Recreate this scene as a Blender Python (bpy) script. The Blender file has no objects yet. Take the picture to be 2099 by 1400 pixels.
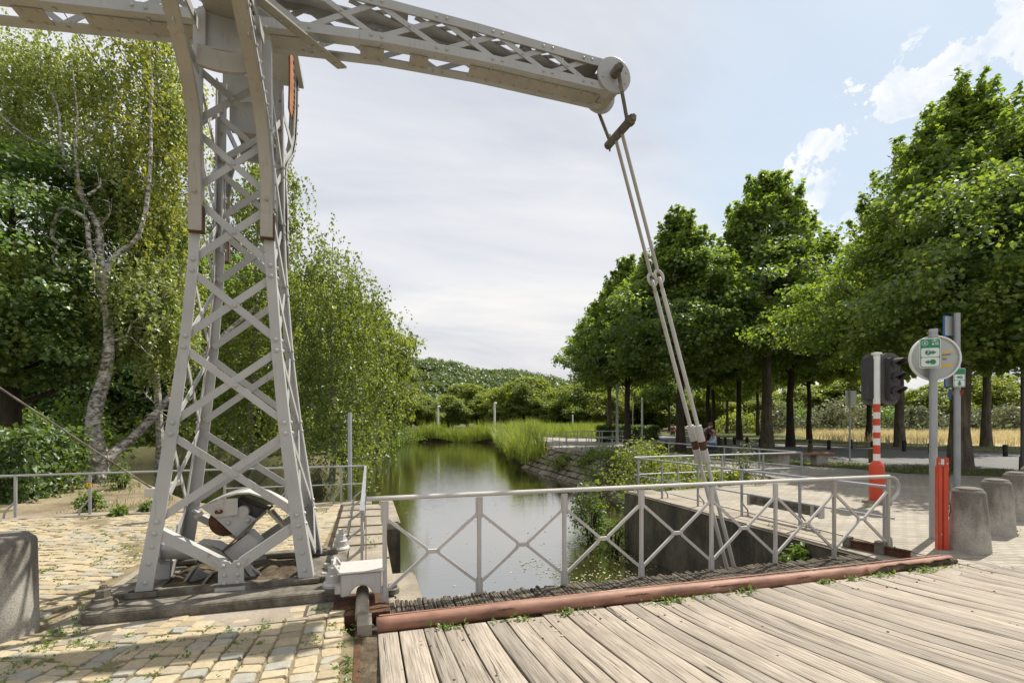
import bpy, bmesh, math, random
import numpy as np
from mathutils import Vector, Matrix

SC = bpy.context.scene
COL = SC.collection
R = math.radians
rnd = random.Random(7)

# ------------------------------------------------------------------ camera frame
YAW = R(16.5); F = 1020.0; CX = 1049.5; HOR = 861.0; EYE = 1.8
FWD = Vector((math.sin(YAW), math.cos(YAW), 0)); RGT = Vector((math.cos(YAW), -math.sin(YAW), 0))

def at_d(px, py, d):
    """point at distance d along the view axis that the photo shows at px, py"""
    p = FWD*d + RGT*((px-CX)/F*d)
    return Vector((p.x, p.y, EYE + (HOR-py)/F*d))
def at_z(px, py, z=0.0):
    return at_d(px, py, (EYE-z)*F/(py-HOR))
def at_y(px, py, Y):
    u = (px-CX)/F
    return at_d(px, py, Y/(FWD.y+u*RGT.y))

cam = bpy.data.cameras.new('camera'); cam.sensor_width = 36; cam.lens = F/2099*36
cam.shift_y = (HOR-700)/2099; cam.clip_start = .05; cam.clip_end = 5000
camo = bpy.data.objects.new('camera', cam); COL.objects.link(camo)
camo.location = (0, 0, EYE); camo.rotation_euler = (R(90), 0, -YAW)
SC.camera = camo
SC.view_settings.view_transform = 'Standard'; SC.view_settings.look = 'None'
SC.view_settings.gamma = 1; SC.view_settings.use_curve_mapping = False
SC.view_settings.exposure = EXPOSURE = 0.90
SC.cycles.max_bounces = 6; SC.cycles.transparent_max_bounces = 6
SC.cycles.diffuse_bounces = 3; SC.cycles.glossy_bounces = 3; SC.cycles.transmission_bounces = 4
SC.cycles.caustics_reflective = False; SC.cycles.caustics_refractive = False
SC.cycles.use_denoising = True

# ------------------------------------------------------------------ light
SUN_EL = R(57); SUN_AZ = R(24)          # azimuth from +X towards +Y
sd = Vector((math.cos(SUN_AZ)*math.cos(SUN_EL), math.sin(SUN_AZ)*math.cos(SUN_EL), math.sin(SUN_EL)))
sl = bpy.data.lights.new('sun', 'SUN'); sl.energy = 3.7; sl.angle = R(.5); sl.color = (1, .94, .83)
so = bpy.data.objects.new('sun', sl); COL.objects.link(so)
so.rotation_euler = sd.to_track_quat('Z', 'Y').to_euler(); so.location = sd*60

# ------------------------------------------------------------------ node helpers
class NT:
    def __init__(s, tree): s.t = tree; s.n = tree.nodes; s.l = tree.links
    def add(s, kind, **kw):
        n = s.n.new(kind)
        for k, v in kw.items():
            if k == 'ins':
                for i, val in v.items():
                    sock = n.inputs[i]
                    if hasattr(val, 'is_output') or hasattr(val, 'links'): s.l.new(val, sock)
                    else: sock.default_value = val
            else: setattr(n, k, v)
        return n
    def ramp(s, fac, stops, interp='LINEAR'):
        n = s.n.new('ShaderNodeValToRGB'); cr = n.color_ramp; cr.interpolation = interp
        while len(cr.elements) < len(stops): cr.elements.new(.5)
        for e, (p, c) in zip(cr.elements, stops):
            e.position = p; e.color = tuple(c)+(1,) if len(c) == 3 else c
        s.l.new(fac, n.inputs[0]); return n.outputs[0]
    def mix(s, f, a, b, mode='MIX'):
        n = s.n.new('ShaderNodeMix'); n.data_type = 'RGBA'; n.blend_type = mode
        for sock, v in ((n.inputs['Factor'], f), (n.inputs[6], a), (n.inputs[7], b)):
            if hasattr(v, 'links'): s.l.new(v, sock)
            else: sock.default_value = v if isinstance(v, (int, float)) else (tuple(v)+(1,) if len(v) == 3 else v)
        return n.outputs[2]
    def math(s, op, a, b=0., c=None, clamp=False):
        n = s.n.new('ShaderNodeMath'); n.operation = op; n.use_clamp = clamp
        for i, v in enumerate((a, b) if c is None else (a, b, c)):
            if hasattr(v, 'links'): s.l.new(v, n.inputs[i])
            else: n.inputs[i].default_value = v
        return n.outputs[0]
    def mapping(s, vec, scale=(1, 1, 1), rot=(0, 0, 0), loc=(0, 0, 0)):
        n = s.n.new('ShaderNodeMapping'); s.l.new(vec, n.inputs[0])
        n.inputs['Scale'].default_value = scale; n.inputs['Rotation'].default_value = rot; n.inputs['Location'].default_value = loc
        return n.outputs[0]
    def noise(s, vec, scale=5, detail=4, rough=.55, dist=0, col=False):
        n = s.n.new('ShaderNodeTexNoise'); s.l.new(vec, n.inputs['Vector'])
        n.inputs['Scale'].default_value = scale; n.inputs['Detail'].default_value = detail
        n.inputs['Roughness'].default_value = rough; n.inputs['Distortion'].default_value = dist
        return n.outputs[1 if col else 0]
    def bump(s, h, strength=.3, dist=.01, normal=None):
        n = s.n.new('ShaderNodeBump'); s.l.new(h, n.inputs['Height'])
        n.inputs['Strength'].default_value = strength; n.inputs['Distance'].default_value = dist
        if normal is not None: s.l.new(normal, n.inputs['Normal'])
        return n.outputs[0]

def new_mat(name):
    m = bpy.data.materials.new(name); m.use_nodes = True
    t = NT(m.node_tree); b = t.n['Principled BSDF']
    return m, t, b
def pos(t): return t.add('ShaderNodeNewGeometry').outputs['Position']
def objc(t): return t.add('ShaderNodeTexCoord').outputs['Object']
def island(t): return t.add('ShaderNodeNewGeometry').outputs['Random Per Island']

def mat_noise(name, stops, scale=8, rough=.8, bump=.3, bdist=.01, stretch=(1, 1, 1), detail=6, metal=0, spec=.4, fine=None, isl=0):
    m, t, b = new_mat(name)
    v = t.mapping(pos(t), stretch)
    n = t.noise(v, scale, detail, .62)
    c = t.ramp(n, stops)
    if fine:
        n2 = t.noise(v, fine, 3, .6)
        c = t.mix(.35, c, t.ramp(n2, [(.3, (.55, .55, .55)), (.7, (1.25, 1.25, 1.25))]), 'MULTIPLY')
        n = t.math('ADD', n, n2)
    if isl:
        c = t.mix(1, c, t.ramp(island(t), [(0, (1-isl,)*3), (1, (1+isl,)*3)]), 'MULTIPLY')
    t.l.new(c, b.inputs['Base Color'])
    b.inputs['Roughness'].default_value = rough; b.inputs['Metallic'].default_value = metal
    b.inputs['Specular IOR Level'].default_value = spec
    if bump: t.l.new(t.bump(n, bump, bdist), b.inputs['Normal'])
    return m

def mat_paint(name, base, stain=(.16, .11, .06), rough=.42, amount=.55, rust=0.0, dirt_scale=3.0, metal=0.0):
    """aged paint: soft tone variation, downward streaks and rust spots"""
    m, t, b = new_mat(name)
    p = pos(t)
    c = t.ramp(t.noise(p, 1.7, 5, .6), [(.3, [x*.86 for x in base]), (.7, [min(1, x*1.08) for x in base])])
    streak = t.noise(t.mapping(p, (9, 9, .8)), dirt_scale, 5, .65)
    sm = t.ramp(streak, [(amount, (0, 0, 0)), (min(1, amount+.22), (1, 1, 1))])
    sm = t.math('MULTIPLY', sm, .55)
    c = t.mix(sm, c, stain)
    if rust:
        rn = t.noise(p, 5.5, 8, .7)
        rm = t.ramp(rn, [(1-rust, (0, 0, 0)), (min(1, 1-rust+.05), (1, 1, 1))])
        c = t.mix(rm, c, t.ramp(t.noise(p, 30, 3), [(.3, (.10, .035, .015)), (.7, (.28, .10, .04))]))
    t.l.new(c, b.inputs['Base Color'])
    t.l.new(t.ramp(t.noise(p, 12, 4), [(.3, (rough*.8,)*3), (.7, (min(1, rough*1.3),)*3)]), b.inputs['Roughness'])
    b.inputs['Metallic'].default_value = metal
    t.l.new(t.bump(t.noise(p, 45, 4), .12, .004), b.inputs['Normal'])
    return m

def mat_leaf(name, dark, mid, light, trans=.42, glow=(.22, .30, .03), hue=.12, clump=.55):
    m, t, b = new_mat(name)
    t.n.remove(b)
    c = t.ramp(island(t), [(0, dark), (.55, mid), (1, light)])
    big = t.ramp(t.noise(pos(t), clump, 3), [(.3, (.72, .78, .8)), (.7, (1.28, 1.2, 1.0))])
    c = t.mix(1, c, big, 'MULTIPLY')
    orn = t.add('ShaderNodeObjectInfo').outputs['Random']
    c = t.mix(1, c, t.ramp(orn, [(0, (1-hue, 1-hue*.6, 1)), (1, (1+hue, 1+hue*.5, .95))]), 'MULTIPLY')
    d = t.add('ShaderNodeBsdfDiffuse', ins={'Color': c})
    tc = t.mix(1, t.mix(.5, c, glow), (1.5, 1.5, 1.1), 'MULTIPLY')
    tr = t.add('ShaderNodeBsdfTranslucent', ins={'Color': tc})
    gl = t.add('ShaderNodeBsdfGlossy', ins={'Roughness': .45, 'Color': (.8, .85, .9, 1)})
    m1 = t.add('ShaderNodeMixShader', ins={0: trans, 1: d.outputs[0], 2: tr.outputs[0]})
    m2 = t.add('ShaderNodeMixShader', ins={0: .055, 1: m1.outputs[0], 2: gl.outputs[0]})
    t.l.new(m2.outputs[0], t.n['Material Output'].inputs[0])
    return m

# ------------------------------------------------------------------ mesh builder
class MB:
    def __init__(s): s.v = []; s.f = []; s.mi = []; s.cur = 0
    def quadbox(s, c8):
        b = len(s.v); s.v += [tuple(p) for p in c8]
        for q in ((0, 3, 2, 1), (4, 5, 6, 7), (0, 1, 5, 4), (1, 2, 6, 5), (2, 3, 7, 6), (3, 0, 4, 7)):
            s.f.append(tuple(b+i for i in q)); s.mi.append(s.cur)
        return s
    def box(s, c, size, rz=0, M=None):
        x, y, z = (a/2 for a in size)
        pts = [Vector(p) for p in ((-x, -y, -z), (x, -y, -z), (x, y, -z), (-x, y, -z), (-x, -y, z), (x, -y, z), (x, y, z), (-x, y, z))]
        m = M if M is not None else Matrix.Rotation(rz, 3, 'Z')
        return s.quadbox([m @ p + Vector(c) for p in pts])
    def bar(s, p0, p1, w, t, n):
        """flat bar from p0 to p1: width w across, thickness t along n"""
        p0 = Vector(p0); p1 = Vector(p1); d = (p1-p0).normalized(); n = Vector(n); n = (n-d*n.dot(d)).normalized()
        b = d.cross(n)*w/2; h = n*t/2
        return s.quadbox([p0-b-h, p0+b-h, p0+b+h, p0-b+h, p1-b-h, p1+b-h, p1+b+h, p1-b+h])
    def loft(s, rings, cap=True, closed=True):
        b = len(s.v); n = len(rings[0])
        for r in rings: s.v += [tuple(p) for p in r]
        for i in range(len(rings)-1):
            for j in range(n if closed else n-1):
                k = (j+1) % n
                s.f.append((b+i*n+j, b+i*n+k, b+(i+1)*n+k, b+(i+1)*n+j)); s.mi.append(s.cur)
        if cap and closed:
            s.f.append(tuple(b+j for j in reversed(range(n)))); s.mi.append(s.cur)
            e = b+(len(rings)-1)*n
            s.f.append(tuple(e+j for j in range(n))); s.mi.append(s.cur)
        return s
    def tube(s, path, r, n=8, cap=True, up=None):
        path = [Vector(p) for p in path]; rs = r if isinstance(r, (list, tuple)) else [r]*len(path)
        rings = []; prev = None
        for i, p in enumerate(path):
            d = (path[min(i+1, len(path)-1)]-path[max(i-1, 0)]).normalized()
            a = prev if prev is not None else (Vector((0, 0, 1)) if abs(d.z) < .9 else Vector((0, 1, 0)))
            a = (a-d*a.dot(d)).normalized(); prev = a; b = d.cross(a)
            rings.append([p+(a*math.cos(k*2*math.pi/n)+b*math.sin(k*2*math.pi/n))*rs[i] for k in range(n)])
        return s.loft(rings, cap)
    def cyl(s, p0, p1, r, r1=None, n=16): return s.tube([p0, p1], [r, r if r1 is None else r1], n)
    def lathe(s, prof, c=(0, 0, 0), n=24, axis='Z'):
        c = Vector(c); rings = []
        for r, h in prof:
            ring = []
            for k in range(n):
                a = 2*math.pi*k/n; x, y = r*math.cos(a), r*math.sin(a)
                ring.append(c+(Vector((x, y, h)) if axis == 'Z' else Vector((x, h, -y)) if axis == 'Y' else Vector((h, x, y))))
            rings.append(ring)
        return s.loft(rings)
    def prism(s, poly, ext):
        """polygon of 3D points swept by ext"""
        e = Vector(ext); a = [Vector(p) for p in poly]
        return s.loft([a, [p+e for p in a]])
    def rivet(s, p, n, r=.017):
        p = Vector(p); n = Vector(n).normalized(); a = n.orthogonal().normalized(); b = n.cross(a)
        base = len(s.v)
        for rr, h in ((r*1.1, 0), (r*.85, r*.62)):
            for k in range(7):
                q = p+(a*math.cos(k*6.2832/7)+b*math.sin(k*6.2832/7))*rr+n*h; s.v.append(tuple(q))
        s.v.append(tuple(p+n*r*.95))
        for k in range(7):
            k2 = (k+1) % 7
            s.f.append((base+k, base+k2, base+7+k2, base+7+k)); s.mi.append(s.cur)
            s.f.append((base+7+k, base+7+k2, base+14)); s.mi.append(s.cur)
        return s
    def build(s, name, mats, parent=None, smooth=False, auto=35, bevel=0):
        me = bpy.data.meshes.new(name); me.from_pydata(s.v, [], s.f)
        for m in (mats if isinstance(mats, (list, tuple)) else [mats]): me.materials.append(m)
        if any(s.mi): me.polygons.foreach_set('material_index', s.mi)
        bm = bmesh.new(); bm.from_mesh(me); bmesh.ops.recalc_face_normals(bm, faces=bm.faces)
        if bevel:
            es = [e for e in bm.edges if len(e.link_faces) == 2 and e.calc_face_angle(0) > .6]
            bmesh.ops.bevel(bm, geom=es, offset=bevel, segments=2, affect='EDGES', clamp_overlap=True)
        bm.to_mesh(me); bm.free()
        if smooth or bevel:
            me.polygons.foreach_set('use_smooth', [True]*len(me.polygons))
            me.set_sharp_from_angle(angle=R(auto))
        o = bpy.data.objects.new(name, me); COL.objects.link(o)
        if parent is not None:
            o.parent = parent; o.matrix_parent_inverse = inv_of(parent)
        return o

def inv_of(p):
    def world(o):
        m = Matrix.LocRotScale(o.location, o.rotation_euler, o.scale)
        return (world(o.parent) @ o.matrix_parent_inverse @ m) if o.parent else m
    return world(p).inverted()

def tag(o, label, cat, group=None, kind=None):
    if label: o['label'] = label
    if cat: o['category'] = cat
    if group: o['group'] = group
    if kind: o['kind'] = kind
    return o
def thing(name, label, cat, loc=(0, 0, 0), group=None, rz=0):
    o = bpy.data.objects.new(name, None); COL.objects.link(o); o.empty_display_size = .2
    o.location = loc; o.rotation_euler = (0, 0, rz)
    return tag(o, label, cat, group)
def structure(o, kind='structure'):
    o['kind'] = kind; return o
def dup(root, loc, rz=None, label=None, scale=None):
    r = root.copy(); COL.objects.link(r); r.location = loc
    if rz is not None: r.rotation_euler = (0, 0, rz)
    if scale is not None: r.scale = scale if hasattr(scale, '__len__') else (scale,)*3
    if label: r['label'] = label
    for ch in root.children:
        c = ch.copy(); COL.objects.link(c); c.parent = r
        for g in ch.children:
            d = g.copy(); COL.objects.link(d); d.parent = c
    return r

def np_mesh(name, V, Fq, mat, smooth=False):
    """mesh from numpy verts and equal-sided faces"""
    me = bpy.data.meshes.new(name); nf, k = Fq.shape
    me.vertices.add(len(V)); me.vertices.foreach_set('co', np.ascontiguousarray(V, dtype=np.float32).ravel())
    me.loops.add(nf*k); me.loops.foreach_set('vertex_index', Fq.astype(np.int32).ravel())
    me.polygons.add(nf); me.polygons.foreach_set('loop_start', np.arange(0, nf*k, k, dtype=np.int32))
    me.polygons.foreach_set('use_smooth', np.full(nf, smooth))
    me.update(calc_edges=True); me.materials.append(mat)
    return me
def link_mesh(name, me, parent=None):
    o = bpy.data.objects.new(name, me); COL.objects.link(o)
    if parent is not None: o.parent = parent
    return o
# ------------------------------------------------------------------ sky
W = bpy.data.worlds.new('World'); SC.world = W; W.use_nodes = True
t = NT(W.node_tree); bg = t.n['Background']; bg.inputs[1].default_value = .1
sky = t.add('ShaderNodeTexSky', sky_type='NISHITA', sun_disc=False, sun_elevation=SUN_EL, sun_rotation=R(90)-SUN_AZ,
            altitude=100, air_density=1.0, dust_density=1.2, ozone_density=1.0)
dv = t.add('ShaderNodeTexCoord').outputs['Generated']
sp = t.add('ShaderNodeSeparateXYZ', ins={0: dv})
zz = t.math('ADD', t.math('MAXIMUM', sp.outputs[2], 0), .22)
pl = t.add('ShaderNodeCombineXYZ', ins={0: t.math('DIVIDE', sp.outputs[0], zz), 1: t.math('DIVIDE', sp.outputs[1], zz)}).outputs[0]
def dirto(px, py): return (at_d(px, py, 10)-Vector((0, 0, EYE))).normalized()
def near(px, py, lo, hi, vec=None):
    n = t.add('ShaderNodeVectorMath', operation='DOT_PRODUCT', ins={0: vec or dv}); n.inputs[1].default_value = dirto(px, py)
    mr = t.add('ShaderNodeMapRange', interpolation_type='SMOOTHSTEP'); t.l.new(n.outputs['Value'], mr.inputs[0]); mr.inputs[1].default_value = lo; mr.inputs[2].default_value = hi
    return mr.outputs[0]
streaks = t.noise(t.mapping(pl, (.55, 1.6, 1), (0, 0, R(38))), 1.1, 9, .58, .5)
puffs = t.noise(t.mapping(pl, (1, 1, 1), (0, 0, .3), (3.1, 1.7, 0)), .9, 7, .55, .3)
cover = t.math('ADD', t.math('MULTIPLY', streaks, .65), t.math('MULTIPLY', puffs, .45))
clear = near(2090, 90, .80, .995)                     # the blue gap high on the right
cover = t.math('SUBTRACT', t.math('ADD', cover, .30), t.math('MULTIPLY', clear, .46))
mask = t.ramp(cover, [(.26, (0, 0, 0)), (.78, (1, 1, 1))], 'EASE')
tone = t.ramp(t.noise(t.mapping(pl, (.5, 1.3, 1), (0, 0, R(30)), (5, 2, 0)), 1.25, 8, .58, .5),
              [(.30, (3.45, 3.65, 4.1)), (.5, (4.35, 4.45, 4.7)), (.68, (5.1, 5.08, 5.04))])
warm = t.ramp(sp.outputs[2], [(.0, (1.10, 1.04, .96)), (.28, (1, 1, 1))])
tone = t.mix(1, tone, warm, 'MULTIPLY')
base = t.mix(1, sky.outputs[0], (1.15, 1.15, 1.1), 'MULTIPLY')
base = t.mix(.85, base, (3.35, 4.05, 4.75))
skyc = t.mix(mask, base, tone)
wob = t.add('ShaderNodeVectorMath', operation='ADD', ins={0: dv})
wn = t.add('ShaderNodeVectorMath', operation='SCALE', ins={0: t.add('ShaderNodeVectorMath', operation='SUBTRACT', ins={0: t.noise(dv, 7, 8, .62, .2, col=True), 1: (.5, .5, .5)}).outputs[0]})
wn.inputs['Scale'].default_value = .045; t.l.new(wn.outputs[0], wob.inputs[1])
cum = None
for px, py, lo, hi in ((1712, 400, .9984, .9999), (1925, 120, .9990, 1.0), (1975, 135, .9992, 1.0), (2045, 100, .9993, 1.0), (1662, 430, .9988, 1.0), (1690, 372, .9990, 1.0)):
    q = near(px, py, lo, hi, wob.outputs[0])
    cum = q if cum is None else t.math('MAXIMUM', cum, q)
wisp = t.add('ShaderNodeMapRange', interpolation_type='SMOOTHSTEP'); t.l.new(t.noise(dv, 11, 8, .6, .4), wisp.inputs[0]); wisp.inputs[1].default_value = .30; wisp.inputs[2].default_value = .62
skyc = t.mix(t.math('MULTIPLY', cum, t.math('MULTIPLY', wisp.outputs[0], .85)), skyc, (5.75, 5.7, 5.65))
t.l.new(skyc, bg.inputs[0])

# ------------------------------------------------------------------ materials
GREY = mat_paint('grey_paint', (.405, .405, .395), rough=.40, amount=.585, rust=.315)
GREYD = mat_paint('grey_paint_stained', (.36, .335, .285), stain=(.12, .085, .05), rough=.5, amount=.57, rust=.30, dirt_scale=2.2)
WHITEP = mat_paint('white_paint', (.47, .455, .43), rough=.45, amount=.58, rust=.30)
GALV = mat_paint('galvanised_steel', (.34, .355, .37), stain=(.2, .2, .2), rough=.4, amount=.55, metal=.35)
IRON = mat_noise('weathered_iron', [(.28, (.045, .038, .026)), (.5, (.13, .115, .09)), (.72, (.25, .23, .195))], 6, .8, .35, .006, fine=60)
DARKR = mat_noise('rusty_iron', [(.3, (.035, .018, .011)), (.6, (.105, .048, .024)), (.8, (.17, .085, .042))], 9, .9, .4, .006)
ORANGE = mat_noise('orange_rust', [(.3, (.16, .06, .02)), (.6, (.32, .125, .045))], 6, .85, .3, .004)
PINKR = mat_noise('peeling_red_paint', [(.3, (.12, .055, .033)), (.46, (.235, .115, .075)), (.62, (.30, .16, .11)), (.72, (.48, .36, .30))], 3.2, .6, .25, .004, stretch=(.7, 2, 2), fine=14)
RED = mat_paint('red_paint', (.52, .055, .02), stain=(.10, .03, .02), rough=.45, amount=.66, rust=.22)
REDW = mat_paint('white_stripe_paint', (.72, .70, .68), rough=.5, amount=.6)
BLUE = mat_paint('blue_sign_edge', (.02, .12, .45), rough=.4, amount=.7)
SIGNW = mat_paint('sign_white', (.72, .74, .73), stain=(.4, .4, .38), rough=.35, amount=.7)
SIGNG = mat_paint('sign_green', (.015, .22, .10), stain=(.05, .15, .1), rough=.35, amount=.75)
YELLOW = mat_paint('yellow_sticker', (.75, .45, .02), stain=(.4, .25, .05), rough=.5, amount=.7)
STICKB = mat_paint('blue_grey_sticker', (.14, .20, .30), rough=.5, amount=.7)
SIGNBACK = mat_paint('sign_back', (.42, .44, .42), stain=(.3, .3, .26), rough=.33, amount=.6, metal=.3)
BLACK = mat_paint('black_plastic', (.035, .035, .037), stain=(.10, .095, .085), rough=.6, amount=.5)
BLACKW = mat_paint('greyed_black_plastic', (.085, .083, .08), stain=(.17, .16, .14), rough=.7, amount=.48)
DARKWOOD = mat_noise('dark_timber', [(.3, (.012, .011, .009)), (.7, (.05, .045, .035))], 14, .9, .4, .006, stretch=(1, 1, .2))
GREENWOOD = mat_noise('mossy_timber', [(.3, (.05, .05, .02)), (.7, (.14, .13, .06))], 14, .9, .4, .006, stretch=(1, 1, .2))
BENCHW = mat_noise('red_brown_timber', [(.3, (.22, .085, .04)), (.7, (.36, .17, .09))], 9, .65, .3, .004, stretch=(.2, 1, 1))
LENS = mat_noise('dark_lens', [(.3, (.02, .012, .012)), (.7, (.05, .03, .03))], 9, .25, 0)

def mat_stone(name, c1, c2, c3, dark_top=0.0, zlo=0, zhi=1, speck=.5, warm=0):
    m, t, b = new_mat(name); p = objc(t)
    c = t.ramp(t.noise(p, 3, 6, .6), [(.3, c1), (.5, c2), (.72, c3)])
    sn = t.noise(p, 95, 2, .7)
    c = t.mix(speck, c, t.ramp(sn, [(.36, (.35, .33, .3)), (.52, (1, 1, 1)), (.7, (1.35, 1.33, 1.28))]), 'MULTIPLY')
    if dark_top:
        z = t.add('ShaderNodeSeparateXYZ', ins={0: p}).outputs[2]
        edge = t.math('ADD', z, t.math('MULTIPLY', t.math('SUBTRACT', t.noise(t.mapping(p, (3.2, 3.2, .9)), 1.6, 5, .6), .5), 1.15))
        f = t.ramp(edge, [(zlo, (0, 0, 0)), (zhi, (1, 1, 1))])
        c = t.mix(t.math('MULTIPLY', f, dark_top), c, t.ramp(sn, [(.35, (.045, .04, .032)), (.7, (.13, .115, .095))]))
    t.l.new(c, b.inputs['Base Color']); b.inputs['Roughness'].default_value = .88; b.inputs['Specular IOR Level'].default_value = .25
    t.l.new(t.bump(t.math('ADD', sn, t.noise(p, 12, 4)), .35, .006), b.inputs['Normal'])
    return m
BOLLARD = mat_stone('exposed_aggregate', (.29, .27, .24), (.38, .36, .32), (.44, .415, .375), .76, .26, .64)
CONC = mat_noise('quay_concrete', [(.3, (.17, .145, .11)), (.5, (.26, .225, .175)), (.72, (.33, .29, .235))], 2.2, .85, .25, .006, fine=30)
WALLM, t, b = new_mat('dark_streaked_wall')  # dark mottling with paler upright streaks
p = pos(t)
c = t.ramp(t.noise(t.mapping(p, (1, 1, .55)), 1.6, 9, .7), [(.3, (.018, .016, .011)), (.45, (.06, .052, .036)), (.6, (.135, .118, .08)), (.75, (.24, .215, .16))])
st = t.noise(t.mapping(p, (2.5, 2.5, .25)), 4, 5, .6)
c = t.mix(t.ramp(st, [(.55, (0, 0, 0)), (.72, (.6, .6, .6))]), c, (.13, .125, .11))
t.l.new(c, b.inputs['Base Color']); b.inputs['Roughness'].default_value = .85
t.l.new(t.bump(t.noise(p, 16, 8, .7), .6, .03), b.inputs['Normal'])

SETT, t, b = new_mat('sandstone_setts')
p = pos(t)
c = t.ramp(island(t), [(0, (.27, .225, .155)), (.22, (.35, .29, .19)), (.45, (.38, .31, .20)), (.7, (.41, .345, .235)), (.88, (.29, .285, .25)), (1, (.32, .27, .185))])
c = t.mix(.6, c, t.ramp(t.noise(p, 22, 6, .65), [(.3, (.7, .69, .67)), (.65, (1.15, 1.15, 1.14))]), 'MULTIPLY')
c = t.mix(t.ramp(t.noise(p, .8, 4), [(.55, (0, 0, 0)), (.75, (.45, .45, .45))]), c, (.24, .195, .125))
t.l.new(c, b.inputs['Base Color']); b.inputs['Roughness'].default_value = .8; b.inputs['Specular IOR Level'].default_value = .3
t.l.new(t.bump(t.math('ADD', t.noise(p, 30, 6, .6), t.noise(p, 110, 2)), .35, .006), b.inputs['Normal'])

def mat_pavers(name, c1, c2, mortar, scale, rot):
    m, t, b = new_mat(name); p = pos(t)
    v = t.mapping(t.add('ShaderNodeVectorMath', operation='ADD', ins={0: p, 1: t.mix(.03, (0, 0, 0), t.noise(p, 3, 3, col=True))}).outputs[0], (1, 1, 1), (0, 0, rot))
    br = t.add('ShaderNodeTexBrick', ins={'Vector': v, 'Color1': c1+(1,), 'Color2': c2+(1,), 'Mortar': mortar+(1,), 'Scale': scale, 'Mortar Size': .022, 'Mortar Smooth': .35, 'Bias': 0., 'Brick Width': .55, 'Row Height': .30})
    c = t.mix(.7, br.outputs[0], t.ramp(t.noise(p, 1.1, 7, .65), [(.3, (.74, .72, .69)), (.68, (1.2, 1.18, 1.15))]), 'MULTIPLY')
    c = t.mix(t.ramp(t.noise(t.mapping(p, (1, 1, 1), loc=(4, 2, 0)), .45, 5), [(.52, (0, 0, 0)), (.68, (.75, .75, .75))]), c, (.24, .215, .175))
    t.l.new(c, b.inputs['Base Color']); b.inputs['Roughness'].default_value = .85; b.inputs['Specular IOR Level'].default_value = .25
    h = t.math('ADD', t.math('MULTIPLY', br.outputs['Fac'], -1.0), t.math('MULTIPLY', t.noise(p, 26, 5), .6))
    t.l.new(t.bump(h, .5, .012), b.inputs['Normal'])
    return m
PAVER = mat_pavers('pale_pavers', (.28, .255, .215), (.335, .307, .262), (.17, .15, .115), 2.4, R(12))
GRAVEL = mat_noise('pale_gravel', [(.3, (.20, .185, .155)), (.5, (.28, .26, .22)), (.7, (.34, .315, .27))], .9, .9, .4, .01, fine=40)
ASPHALT = mat_noise('asphalt', [(.3, (.10, .10, .10)), (.6, (.15, .15, .148)), (.8, (.20, .195, .19))], .7, .85, .3, .006, fine=60)
GRASSB = mat_noise('grass_soil', [(.3, (.045, .06, .016)), (.55, (.10, .115, .03)), (.75, (.24, .20, .085))], .8, .95, .5, .03, fine=25)
HAYB = mat_noise('dry_grass_ground', [(.3, (.30, .24, .13)), (.6, (.44, .36, .21)), (.8, (.52, .44, .28))], 1.3, .95, .5, .05, fine=20)
DIRT = mat_noise('dry_dirt', [(.3, (.11, .085, .05)), (.48, (.22, .175, .11)), (.62, (.28, .23, .15)), (.75, (.15, .14, .055))], .75, .95, .6, .04, fine=22)
SOIL = mat_noise('joint_soil', [(.3, (.10, .08, .045)), (.55, (.22, .175, .105)), (.75, (.16, .15, .06))], 3, .95, .6, .02, fine=40)
GROUND = mat_noise('ground_soil', [(.3, (.04, .045, .018)), (.55, (.09, .085, .035)), (.75, (.16, .13, .07))], .5, .95, .6, .05, fine=12)
SILT = mat_noise('dark_litter', [(.3, (.035, .026, .016)), (.55, (.10, .075, .045)), (.75, (.24, .19, .12))], 9, .95, .7, .03, fine=50)

def mat_plank(name, lo, hi, dark, grain=1.0):
    m, t, b = new_mat(name); p = pos(t)
    r = island(t)
    off = t.add('ShaderNodeCombineXYZ', ins={0: t.math('MULTIPLY', r, 37.), 1: t.math('MULTIPLY', r, 91.), 2: 0.}).outputs[0]
    v = t.add('ShaderNodeVectorMath', operation='ADD', ins={0: p, 1: off}).outputs[0]
    g = t.noise(t.mapping(v, (75, 2.2, 4)), 1.0, 7, .62, .6)
    g2 = t.noise(t.mapping(v, (26, .8, 2)), 1.0, 5, .6, .9)
    c = t.ramp(g, [(.28, [x*.50 for x in lo]), (.44, lo), (.64, hi)])
    c = t.mix(1, c, t.ramp(r, [(0, (.80, .80, .80)), (.5, (1, .98, .95)), (1, (1.15, 1.13, 1.1))]), 'MULTIPLY')
    crack = t.ramp(g2, [(.335, (1, 1, 1)), (.385, (0, 0, 0))])
    crack2 = t.ramp(g, [(.25, (1, 1, 1)), (.33, (0, 0, 0))])
    cr = t.math('MAXIMUM', crack, t.math('MULTIPLY', crack2, .6))
    c = t.mix(t.math('MULTIPLY', cr, .8*grain), c, dark)
    c = t.mix(t.ramp(t.noise(p, 1.3, 5), [(.5, (0, 0, 0)), (.75, (.5, .5, .5))]), c, [x*.72 for x in lo])
    t.l.new(c, b.inputs['Base Color']); b.inputs['Roughness'].default_value = .82; b.inputs['Specular IOR Level'].default_value = .25
    h = t.math('SUBTRACT', t.math('ADD', t.math('MULTIPLY', g, .5), t.math('MULTIPLY', g2, .3)), cr)
    t.l.new(t.bump(h, .75, .008), b.inputs['Normal'])
    return m
PLANK = mat_plank('bleached_plank', (.245, .213, .177), (.375, .333, .282), (.032, .024, .017))
PLANKD = mat_plank('dark_plank', (.045, .037, .026), (.17, .15, .118), (.012, .009, .006), 1.1)

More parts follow.
